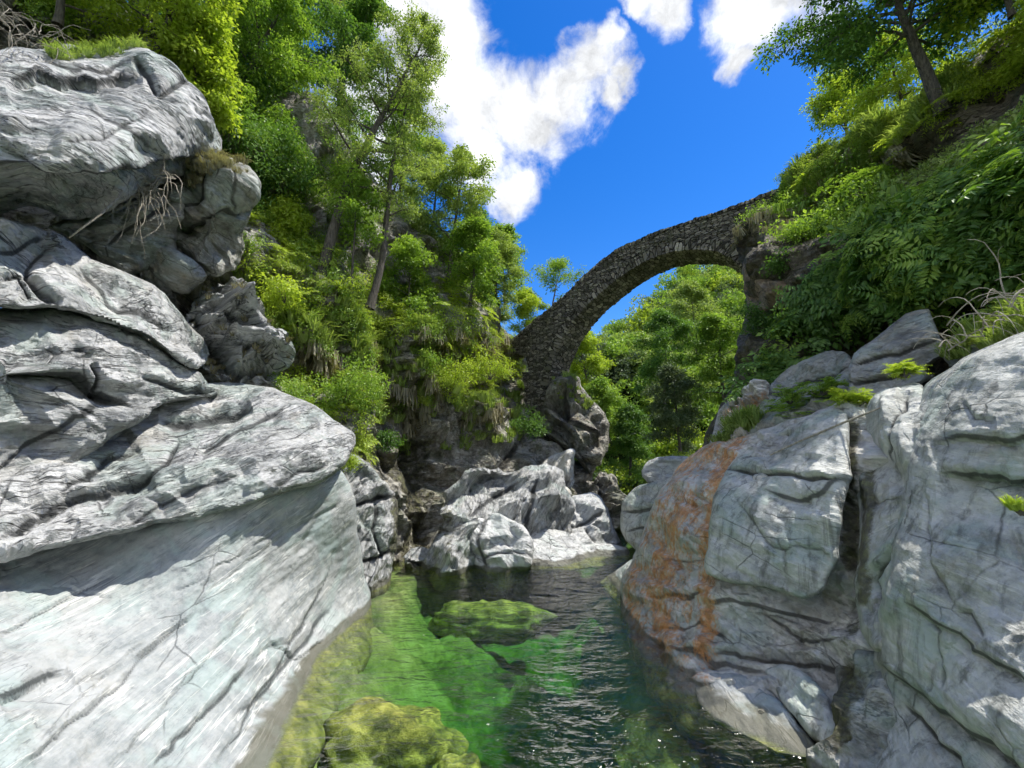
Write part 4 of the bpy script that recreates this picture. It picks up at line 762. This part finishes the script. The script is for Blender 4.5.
def slab_between(name, Lo, Hi, o0, o1, mat, nv=14, amp=.035):
    """closed body between two curves (u,z), from width offset o0 to o1"""
    n = len(Lo); v = np.linspace(0, 1, nv)[:, None, None]; G = Lo[None]*(1-v)+Hi[None]*v; wv = np.linspace(0, 1, 9)
    rings = []
    f0 = w3(G, o0); f1 = w3(G, o1)
    mid = [w3(np.stack([Lo, Hi]), o0+(o1-o0)*k) for k in wv[1:-1]]
    # loop of strips: front (nv), top side, back (nv reversed), bottom side
    loop = [f0[i] for i in range(nv)]+[m_[1] for m_ in mid]+[f1[i] for i in range(nv-1, -1, -1)]+[m_[0] for m_ in mid[::-1]]
    L_ = np.array(loop); k = len(loop); i = np.arange(k*n).reshape(k, n); j = np.roll(i, -1, 0)
    Q = np.stack([i[:, :-1], i[:, 1:], j[:, 1:], j[:, :-1]], -1).reshape(-1, 4)
    V = L_.reshape(-1, 3); caps = []
    Q2 = Q
    qv = np.stack([(V-A)@ax, (V-A)@wd, V[:, 2]], 1)
    F1, F2, rr, vec = worley(qv*np.array([2.6, 2.6, 6.2])+.3); N = vnormals(V, Q2)
    if amp: V = V+N*(amp*(rr[:, 0]-.5)*2-amp*1.2*np.exp(-((F2-F1)/.12)**2))[:, None]
    # end caps as fans
    for e_ in (0, n-1):
        ids = i[:, e_]; c = V[ids].mean(0); V = np.concatenate([V, c[None]]); ci = len(V)-1
        caps += [[ids[a_], ids[(a_+1) % k], ci] for a_ in range(k)]
    qv = np.stack([(V-A)@ax, (V-A)@wd, V[:, 2]], 1)
    return mk(name, V, Q2, mat, parent=broot, loc=A, attrs={'q': qv}, T=caps)
n = 300
IN = resamp(intr, n); TOP = resamp(top, n)
# match the top curve to the arch: fan from the left foot
cum = np.linspace(0, 1, n)
ring_t = .62
tg = np.gradient(IN, axis=0); tg /= np.linalg.norm(tg, axis=1)[:, None]; nrm = np.stack([-tg[:, 1], tg[:, 0]], 1)
OUT = IN+nrm*ring_t
mv = mbr.copy(); mv.name = 'arch_stones'; M['voussoir'] = mv
for nd in mv.node_tree.nodes:
    if nd.bl_idname == 'ShaderNodeVectorMath' and nd.operation == 'MULTIPLY' and abs(nd.inputs[1].default_value[2]-8.) < 1e-4: nd.inputs[1].default_value = (4.6, 2.0, 1.5)
    if nd.bl_idname == 'ShaderNodeValToRGB':
        for e_ in nd.color_ramp.elements: e_.color = [min(1, x*1.35) for x in e_.color[:3]]+[1]
ro = slab_between('arch_ring', IN, OUT, -.08, BW+.08, M['voussoir'], nv=6)
at_ = ro.data.attributes['q']; nq = len(ro.data.vertices); buf = np.zeros(nq*3, np.float32); ro.data.vertices.foreach_get('co', buf); W_ = buf.reshape(-1, 3)+np.array(A, dtype=np.float32)
uvp = np.stack([(W_-A)@ax, W_[:, 2]], 1); kk = np.argmin(((uvp[:, None]-IN[None, ::3])**2).sum(2), 1)*3; arc = np.concatenate([[0], np.cumsum(np.linalg.norm(np.diff(IN, axis=0), axis=1))])
fine_ = arc[kk]+((uvp-IN[kk])*tg[kk]).sum(1); nn_ = ((uvp-IN[kk])*nrm[kk]).sum(1)
at_.data.foreach_set('vector', np.stack([fine_, (W_-A)@wd, nn_], 1).astype(np.float32).ravel())
# spandrel: from ring outer curve to parapet top, mapped by normals
def hit_top(p, d):
    # march
    for s_ in np.linspace(0, 14, 281):
        qx = p+d*s_; zt = np.interp(qx[0], TOP[:, 0], TOP[:, 1])
        if qx[1] > zt or qx[0] < TOP[0, 0]: return qx
    return qx
dirs = nrm.copy()
# near the springing the wall spreads sideways to the bank
HI = []
for k in range(n):
    u = k/(n-1); d_ = dirs[k]
    HI.append(hit_top(OUT[k], d_/np.linalg.norm(d_)))
HI = np.array(HI)
LS = resamp(leftside, 60)
for k in range(n):
    if HI[k, 1] < LS[1:, 1].max()+1.5 and HI[k, 0] < np.interp(HI[k, 1], LS[::-1, 1], LS[::-1, 0]): HI[k, 0] = np.interp(HI[k, 1], LS[::-1, 1], LS[::-1, 0])
for _ in range(6): HI[1:-1] = .25*HI[:-2]+.5*HI[1:-1]+.25*HI[2:]
HI[:, 0] = np.maximum.accumulate(HI[:, 0])
slab_between('spandrel_wall', OUT, HI, 0, BW, M['masonry'], nv=26)
# coping stones along the top
cp = resamp(np.concatenate([top]), n); tg = np.gradient(cp, axis=0); tg /= np.linalg.norm(tg, axis=1)[:, None]; nc = np.stack([-tg[:, 1], tg[:, 0]], 1)
for o0 in (-.06, BW-.3): slab_between('parapet', cp-nc*.12, cp+nc*.10, o0, o0+.36, M['voussoir'], nv=3, amp=.05)
# pier going down into the rock
pl = np.array([uv(plane_pt(x, y, A, B)) for x, y in [(521, 372), (526, 400), (529, 425), (531, 450)]]); pr = np.array([uv(plane_pt(x, y, A, B)) for x, y in [(553, 372), (548, 395), (549, 420), (552, 450)]])
slab_between('pier', resamp(pl, 60), resamp(pr, 60), .06, BW-.06, M['masonry'], nv=12)
# left abutment wedge up to the path
wl = np.array([uv(plane_pt(x, y, A, B)) for x, y in [(496, 356), (512, 352), (524, 356), (531, 378)]]); wt = np.array([uv(plane_pt(x, y, A, B)) for x, y in [(500, 350), (514, 340), (548, 312), (556, 340)]])
slab_between('abutment', resamp(wl, 60), resamp(wt, 60), .09, BW-.09, M['masonry'], nv=16)
# ================================================================== vegetation: ground cover
def stuff(name, label, *a, **k): return cover(name, *a, label=label, **k)
HL, HR = 'hillside_left', 'hillside_right'
slopeL = [(-200, -100), (120, -20), (300, 60), (480, 250), (525, 330), (535, 385), (440, 405), (330, 425), (270, 420), (230, 280), (150, 60), (-200, 60)]
cover('undergrowth', HL, [slopeL], 1400, T_SHRUB, M['lf_mid'], .75, 1, .2, 3, .0, .35, .5, label='mixed green scrub covering the wooded left slope')
cover('undergrowth', HL, [[(230, 230), (300, 240), (360, 300), (310, 340), (260, 310), (235, 270)], [(300, 370), (350, 380), (370, 420), (360, 470), (320, 420)], [(340, 270), (520, 300), (530, 375), (470, 400), (410, 400), (430, 350), (340, 310)]], 800, T_FROND+T_SHRUB+T_SPRAY_S, M['lf_lime'], .75, 2, .25, 11, -.1, .6, .5, label='bright lime ferny growth on the sunny ledges of the left slope')
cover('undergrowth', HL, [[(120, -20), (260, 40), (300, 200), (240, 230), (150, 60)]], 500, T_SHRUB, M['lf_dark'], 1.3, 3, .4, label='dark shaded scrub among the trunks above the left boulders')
cover('hanging_grass', HL, [[(300, 330), (500, 330), (520, 380), (500, 420), (440, 430), (330, 400)]], 350, T_HANG, M['lf_dry'], 1.2, 4, .1, 6, -.1, .5, .9, label='dry grass and roots hanging down the cliff left of the bridge', cat='grass')
cover('grass', HL, [[(330, 300), (540, 370), (530, 450), (400, 450), (340, 380)], [(230, 280), (330, 300), (330, 360), (270, 340)]], 800, T_GRASS, M['lf_olive'], 1.3, 5, .1, 16, -.1, .5, .8, label='olive grass tufts on the ledges of the left cliff')
slopeR = [(760, 400), (745, 340), (760, 300), (800, 300), (860, 240), (800, 200), (830, 150), (900, 110), (1030, 0), (1200, -120), (1420, -280), (1420, 400), (1024, 340), (940, 335), (850, 370), (790, 380)]
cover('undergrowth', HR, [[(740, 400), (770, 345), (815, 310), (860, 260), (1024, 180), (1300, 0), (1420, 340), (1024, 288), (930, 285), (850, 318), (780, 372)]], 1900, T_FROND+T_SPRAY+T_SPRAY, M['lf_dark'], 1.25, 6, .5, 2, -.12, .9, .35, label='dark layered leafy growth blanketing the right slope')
cover('undergrowth', HR, [[(740, 400), (770, 330), (860, 290), (900, 200), (1024, 160), (1300, -40), (1300, 320), (1024, 280), (850, 315)]], 700, T_FROND+T_SPRAY, M['lf_mid'], 1.2, 7, .6, 21, .1, .9, .35, label='mid green leafy sprays standing out on the right slope')
cover('undergrowth', HR, [[(760, 232), (780, 190), (860, 150), (900, 180), (880, 240), (815, 245), (800, 228)]], 330, T_SPRAY+T_SHRUB+T_HANG, M['lf_mid'], 1.1, 12, .35, label='mixed leafy tangle hanging beside the right end of the bridge')
cover('undergrowth', HR, [[(765, 200), (800, 160), (900, 105), (960, 50), (1040, -10), (1250, -160), (1250, -100), (1040, 40), (950, 110), (880, 150), (800, 190)]], 900, T_FROND+T_SHRUB+T_SPRAY, M['lf_lime'], .7, 8, .3, label='sunlit lime growth along the crest of the right slope')
cover('hanging_grass', HR, [[(755, 240), (770, 195), (830, 150), (900, 130), (880, 190), (820, 215), (790, 240)]], 1100, T_HANG, M['lf_dry'], 1.1, 9, .1, label='shaggy brown grass hanging over the cliff edge by the bridge', cat='grass')
cover('grass', HR, [[(765, 200), (800, 165), (900, 110), (960, 70), (960, 90), (900, 140), (800, 200)]], 500, T_GRASS, M['lf_olive'], 1.3, 10, .1, label='long grass along the edge above the bridge end', cat='grass')
cover('ivy', HR, [[(850, 170), (960, 130), (1024, 90), (1024, 200), (900, 230), (850, 230)]], 500, T_SPRAY_S, M['lf_olive'], 1.0, 11, .12, 3, -.2, .5, .2, label='olive creeper on the shaded upper wall of the right slope', cat='creeper')
# grass rooted in the rocks
for (k, polys, n, T, mt, s_, lb) in [
    ('rock_outcrop.29', [RB], 60, T_GRASS, 'lf_dry', .5, 'straw coloured tufts growing in the heap of broken rock'),
    ('rock_outcrop.27', [[(185, 150), (245, 150), (250, 182), (190, 185)]], 60, T_GRASS, 'lf_dry', .5, 'dry tufts on top of the upright block'),
    ('rock_outcrop.25', [[(40, 40), (150, 40), (150, 60), (50, 62)]], 70, T_GRASS, 'lf_olive', .45, 'grass fringe along the top of the rounded boulder'),
    ('rock_outcrop.59', [[(770, 400), (850, 390), (850, 420), (780, 430)]], 60, T_FROND, 'lf_mid', .32, 'green ferns along the foot of the sloping shelf'),
    ('rock_outcrop.60', [[(720, 425), (790, 420), (780, 460), (720, 450)]], 90, T_GRASS, 'lf_olive', 1., 'olive grass on the tan splintered ledges'),
    
    ('rock_outcrop.37', [[(530, 375), (600, 375), (612, 410), (560, 400)]], 50, T_GRASS, 'lf_olive', .8, 'bright grass capping the great brown block'),
    ('rock_outcrop.61', [[(940, 300), (1090, 280), (1090, 340), (940, 360)]], 140, T_GRASS, 'lf_olive', .7, 'grass around the grey rock in the right hand scrub')]:
    cover('grass', k, polys, n, T, M[mt], s_, int(k[-2:]), .05, label=lb, upw=.8)
# ================================================================== far woods
def puff(rs, R, n, L):
    c = rnd_unit(rs, 9)*R*.55*rs.rand(9, 1)**.4; c[:, 2] = c[:, 2]*1.25; k = rs.randint(9, size=n); d = rnd_unit(rs, n); d[:, 2] = np.abs(d[:, 2])*.9-.25
    p = c[k]+d*R*.42*(.75+.3*rs.rand(n, 1)); return leaf_quads(p, rnd_unit(rs, n)+d*.3, d+rnd_unit(rs, n)*.6, L*(.6+.8*rs.rand(n)), L*.7)[0]
prs = np.random.RandomState(77)
PUFF = [puff(prs, 1., 620, .125) for _ in range(7)]
for i, (mt, n, thr, off, lb) in enumerate([('lf_mid', 300, -.9, 0, 'green broadleaf wood covering the hill behind the bridge'), ('lf_olive', 220, -.1, 40, 'paler olive treetops among the wood behind the bridge'), ('lf_pine', 90, .1, 80, 'dark bluish treetops among the wood behind the bridge'), ('lf_lime', 70, .25, 120, 'yellow green treetops low on the hill behind the bridge')]):
    rs = np.random.RandomState(31+i); P, N = scatter('hill_behind', [[(540, 370), (600, 352), (650, 312), (690, 280), (745, 262), (790, 200), (820, 300), (790, 500), (540, 520)]], n, rs, .5, off+1., thr, .07)
    V, Q = place_many(PUFF, P+np.array([0, 0, 1.6]), 2.3*(.6+.8*rs.rand(n)), rs, None); tag(mk('woods', V, Q, M[mt]), lb, 'woods', None, 'stuff')
rs = np.random.RandomState(99); P, N = scatter('hill_ridge', [[(-700, 200), (1700, 200), (1700, 620), (-700, 620)]], 420, rs, 1)
V, Q = place_many(PUFF, P, 6*(.6+.8*rs.rand(len(P))), rs, None); tag(mk('woods', V, Q, M['lf_mid']), 'distant wooded ridge closing the valley', 'woods', None, 'stuff')
# ================================================================== trees and shrubs
def tb(px, py, d): return unproj(px, py, d)
G1 = 'trees on the left slope'
def T(px, py, d, H, R, label, mat, **k): return tree(tb(px, py, d), H, R, label, mat, **k)
T(319, 280, 18.6, 14.4, 3.1, 'tall straight tree with bare lower trunk, middle of the left slope', 'lf_olive', lean=(.02, .0), r0=.24, crown0=.33, limbs=34, tw=8, leaf=.085, seed=1, group=G1)
T(370, 300, 20.0, 12.5, 2.4, 'slim tree leaning right with thin airy crown against the cloud', 'lf_olive', lean=(.16, -.02), r0=.17, crown0=.34, limbs=26, tw=6, leaf=.085, nl=28, seed=2, group=G1, droop=.3)
T(352, 284, 19.0, 6.0, 1.4, 'thin young tree between the tall trunk and the leaning trunk', 'lf_mid', lean=(.05, 0), r0=.06, crown0=.4, limbs=16, tw=4, seed=3, group=G1)
T(446, 300, 26, 9.6, 2.6, 'rounded tree right of the leaning tree, touching the cloud edge', 'lf_olive', lean=(.02, 0), r0=.16, crown0=.25, limbs=26, tw=7, seed=4, group=G1)
T(470, 308, 30, 8.4, 2.3, 'dark dense tree at the lower right end of the slope trees', 'lf_dark', r0=.16, crown0=.1, limbs=28, tw=7, seed=5, group=G1)
T(470, 300, 25, 4.6, 1.6, 'bushy bright tree below the rounded tree', 'lf_mid', r0=.09, crown0=.1, limbs=22, tw=6, seed=6, group=G1)
T(268, 265, 23, 16, 3.4, 'broad leafy tree behind the upright rock block', 'lf_mid', r0=.2, crown0=.2, limbs=32, tw=8, leaf=.13, seed=7, group=G1)
T(225, 190, 21, 13, 3.4, 'dense green tree leaning right from behind the rounded boulder', 'lf_mid', lean=(.1, 0), r0=.2, crown0=.12, limbs=32, tw=8, leaf=.14, seed=8, group=G1)
T(150, 60, 15.5, 7, 2.8, 'bright maple like tree spilling over the top of the rounded boulder', 'lf_lime', lean=(.12, -.05), r0=.13, crown0=.06, limbs=30, tw=8, leaf=.15, seed=9, group=G1)
T(195, 110, 16.5, 3.6, 1.5, 'small vivid green tree at the shoulder of the rounded boulder', 'lf_lime', lean=(.1, -.1), r0=.07, crown0=.05, limbs=22, tw=7, leaf=.14, seed=10, group=G1)
T(60, 15, 14.5, 6, 2.4, 'lime leafed tree in the top left corner', 'lf_lime', r0=.12, crown0=.1, limbs=22, tw=6, leaf=.13, seed=11, group=G1)
T(330, 170, 30, 14, 3.6, 'dark tree filling the gap behind the tall straight tree', 'lf_dark', r0=.22, crown0=.1, limbs=32, tw=7, leaf=.17, seed=12, group=G1)
T(400, 210, 31, 9.5, 2.4, 'shaded tree behind the leaning tree', 'lf_mid', r0=.18, crown0=.1, limbs=28, tw=7, leaf=.15, seed=13, group=G1, droop=.3)
T(250, 100, 27, 14, 4, 'high dark tree at the top of the left slope', 'lf_dark', r0=.25, crown0=.1, limbs=34, tw=8, leaf=.18, seed=14, group=G1)
T(285, 285, 19.5, 4.0, 1.3, 'low yellow green tree left of the tall straight trunk', 'lf_lime', r0=.07, crown0=.1, limbs=20, tw=6, leaf=.12, seed=15, group=G1)
T(410, 320, 23.5, 4.6, 1.7, 'low bright tree between the leaning tree and the cliff ledges', 'lf_mid', r0=.07, crown0=.12, limbs=20, tw=6, leaf=.12, seed=16, group=G1)
T(488, 316, 31, 5.0, 1.2, 'narrow dark tree just left of the bridge end', 'lf_dark', r0=.1, crown0=.05, limbs=22, tw=6, seed=17, group=G1, shape='cone')
T(130, 20, 19, 12, 3.6, 'leafy tree overhead between the top left corner and the slope trees', 'lf_mid', r0=.2, crown0=.1, limbs=30, tw=8, leaf=.15, seed=18, group=G1)
T(340, 90, 33, 13, 3.2, 'pale green tree high behind the tall straight tree', 'lf_olive', r0=.2, crown0=.1, limbs=26, tw=7, leaf=.17, seed=19, group=G1)
T(497, 322, 31, 7.0, 1.9, 'slender light green tree nearest the left foot of the bridge', 'lf_olive', r0=.1, crown0=.1, limbs=26, tw=7, leaf=.12, seed=33, group=G1)
T(425, 300, 27, 11.5, 2.1, 'slender pale tree between the leaning tree and the rounded tree', 'lf_olive', lean=(.03, 0), r0=.13, crown0=.2, limbs=28, tw=7, leaf=.11, seed=34, group=G1)
T(505, 300, 36, 6.5, 2.2, 'rounded pale green tree far behind the left foot of the bridge', 'lf_mid', r0=.1, crown0=.1, limbs=24, tw=7, leaf=.14, seed=35)
# behind the bridge
T(552, 325, 38, 6.8, 2.3, 'feathery open tree standing behind the left end of the bridge', 'lf_mid', r0=.1, crown0=.45, limbs=16, tw=6, leaf=.14, nl=22, seed=20, dens=.8)
T(528, 335, 37, 4.2, 1.6, 'small bushy tree beside the feathery one behind the bridge', 'lf_lime', r0=.08, crown0=.1, limbs=20, tw=6, leaf=.14, seed=21)
T(590, 400, 40, 7, 2.4, 'bright tree under the arch next to the great brown block', 'lf_lime', r0=.12, crown0=.05, limbs=24, tw=7, leaf=.16, seed=22)
T(612, 450, 36, 6, 1.9, 'lit green tree in the gap right of the great brown block', 'lf_mid', r0=.1, crown0=.05, limbs=24, tw=7, leaf=.15, seed=23)
T(630, 470, 34, 5.0, 1.8, 'shady dark tree in the cleft where the river turns', 'lf_dark', r0=.1, crown0=.0, limbs=24, tw=7, leaf=.15, seed=24)
T(680, 445, 30, 5.4, 2.2, 'dark bluish tree above the blue grey boulder', 'lf_pine', r0=.1, crown0=.05, limbs=26, tw=7, leaf=.14, seed=25)
T(725, 400, 28, 6.0, 2.3, 'broad green tree under the right haunch of the arch', 'lf_mid', r0=.12, crown0=.05, limbs=28, tw=7, leaf=.14, seed=26)
T(665, 400, 42, 8.5, 3, 'rounded dark tree in the middle of the view through the arch', 'lf_dark', r0=.14, crown0=.05, limbs=28, tw=7, leaf=.18, seed=27)
T(700, 370, 46, 9.5, 3.2, 'tall light green tree seen through the arch', 'lf_olive', r0=.14, crown0=.05, limbs=28, tw=7, leaf=.19, seed=28)
# right crest
T(942, 102, 14.8, 6.8, 3.4, 'dark tree leaning left from the crest above the right slope', 'lf_dark', lean=(-.22, -.05), r0=.2, crown0=.38, limbs=46, tw=9, leaf=.12, seed=29, droop=.35)
T(850, 150, 24, 4.6, 2.4, 'hazy bright tree behind the crest left of the leaning tree', 'lf_lime', r0=.1, crown0=.1, limbs=24, tw=7, leaf=.13, seed=30, dens=.8)
T(905, 120, 21, 4.4, 2.2, 'bright yellow green tree just behind the leaning trunk', 'lf_lime', r0=.1, crown0=.1, limbs=24, tw=7, leaf=.13, seed=31, dens=.8)
T(1010, 5, 13.2, 3.5, 1.6, 'sunlit young tree in the top right corner', 'lf_lime', r0=.08, crown0=.1, limbs=20, tw=6, leaf=.12, seed=32)
# shrubs
def S(px, py, d, R, H, label, mat, **k): return shrub(unproj(px, py, d), R, H, label, mat, group='shrubs rooted in the rocks', **k)
S(450, 392, 22.6, 1.7, 1.3, 'large lime shrub bulging from the cliff left of the bridge pier', 'lf_lime', n=110, seed=1)
S(490, 378, 24.5, 1.6, 1.1, 'lime shrub right of the bulging one, nearer the bridge', 'lf_lime', n=90, seed=2)
S(420, 372, 21.5, 1.3, 1.1, 'mid green shrub left of the bulging lime one', 'lf_mid', n=70, seed=3)
S(528, 432, 26, 1.0, .9, 'dark shrub at the foot of the bridge pier', 'lf_dark', n=60, seed=4)
S(345, 400, 16.6, 1.2, 1.3, 'green shrub above the pointed tip of the long slab', 'lf_mid', n=70, seed=5)
S(350, 465, 14.6, .3, .35, 'little vivid green plant at the tip of the long slab', 'lf_lime', n=26, seed=6, sc_=.6)
S(388, 445, 18.6, .6, .6, 'small shaded shrub above the dark cleft', 'lf_dark', n=30, seed=7)
S(285, 300, 15.8, .9, .7, 'bright shrub beside the heap of broken rock', 'lf_lime', n=50, seed=8)
S(822, 392, 10.9, .35, .35, 'fern like shrub growing on the sloping shelf', 'lf_mid', n=22, seed=9, temps=T_FROND, sc_=.34)
S(855, 405, 9.2, .35, .2, 'yellow green tuft at the foot of the squared block', 'lf_lime', n=22, seed=10, temps=T_FROND, sc_=.35)
S(905, 372, 8.6, .3, .25, 'small fern in the crack of the squared block', 'lf_lime', n=16, seed=11, temps=T_FROND, sc_=.35)
S(745, 435, 12.6, .6, .4, 'olive shrub on top of the orange rock', 'lf_olive', n=34, seed=12, sc_=.7)
S(790, 400, 11.4, .4, .4, 'leafy green shrub on the left half of the sloping shelf', 'lf_mid', n=22, seed=13, temps=T_FROND, sc_=.34)
S(860, 205, 17, .9, .9, 'big leaved shrub catching light on the right cliff', 'lf_mid', n=34, seed=14, temps=T_FROND, sc_=.9)
S(1020, 505, 4.75, .12, .1, 'tiny plant rooted in the ledge of the huge right slab', 'lf_lime', n=10, seed=15, temps=T_GRASS, sc_=.25)
S(800, 238, 17.6, 1.1, .5, 'leafy shrub draped over the brown crag beside the bridge end', 'lf_mid', n=60, seed=16)
S(792, 268, 17.0, .7, .5, 'dark shrub in the hollow right of the brown crag', 'lf_dark', n=44, seed=17)
S(762, 330, 17.5, .9, .9, 'dark leafy bush at the base of the brown crag', 'lf_dark', n=50, seed=18)
# dry roots
def twigs(name, label, starts, d0, ln, rad_, seed, mat, cat, wob=.22, droop=.5, n=10):
    rs = np.random.RandomState(seed); ps = []
    for (x, y, d) in starts:
        for k in range(n):
            dd = np.array(d0)+rs.normal(size=3)*.55; b = grow(unproj(x, y, d)+rs.normal(size=3)*.12, dd, ln*(.4+.8*rs.rand()), rs, 9, wob, 0, droop); ps.append(tube(b, np.linspace(rad_, rad_*.3, 10), 5))
            if rs.rand() < .6: ps.append(tube(grow(b[4], dd+rs.normal(size=3)*.8, ln*.4, rs, 5, wob, 0, droop), np.linspace(rad_*.5, rad_*.2, 6), 4))
    V, Q = join(ps); return tag(mk(name, V, Q, M[mat], loc=ps[0][0][0]), label, cat)
twigs('dry_roots', 'tangle of bare pale roots dangling over the gap below the rounded boulder', [(140, 182, 11.1), (165, 180, 11.5), (152, 185, 11.3)], (-.1, -.6, -.2), 1.9, .016, 1, 'drywood', 'roots', .3, .9, 12)
V, Q = tube(catm := np.array([unproj(x, y, d) for x, y, d in [(128, 178, 10.6), (118, 198, 9.7), (100, 215, 9.2), (82, 228, 8.95), (69, 238, 8.9)]]), [.028, .026, .022, .018, .012], 6)
tag(mk('root', V, Q, M['drywood'], loc=catm[0]), 'single long pale root reaching down left to the tilted slab', 'root')
twigs('dead_branches', 'pile of bare broken branches at the right edge of the scrub', [(950, 345, 7.8), (985, 325, 7.3), (1015, 305, 6.9), (1040, 300, 6.8)], (-.3, -.2, .5), 1.1, .013, 3, 'drywood', 'branches', .12, .5, 8)
twigs('dry_brush', 'tangle of dry twigs on the bank in the top left corner', [(10, 25, 9.4), (40, 35, 9.8), (-30, 20, 9)], (.2, -.3, .1), 1.1, .009, 4, 'drywood', 'twigs', .25, .5, 14)
for k, (x0_, y0_, x1_, y1_, d) in enumerate([(935, 318, 912, 240, 9.4)]): pass
V, Q = tube(p_ := np.array([unproj(x, y, d) for x, y, d in [(770, 455, 9.85), (800, 441, 9.3), (840, 424, 8.55), (880, 408, 7.9)]]), [.02, .022, .022, .016], 6)
tag(mk('fallen_branch', V, Q, M['drywood'], loc=p_[0]), 'thin bare pole lying along the top of the thick grey slab', 'branch')
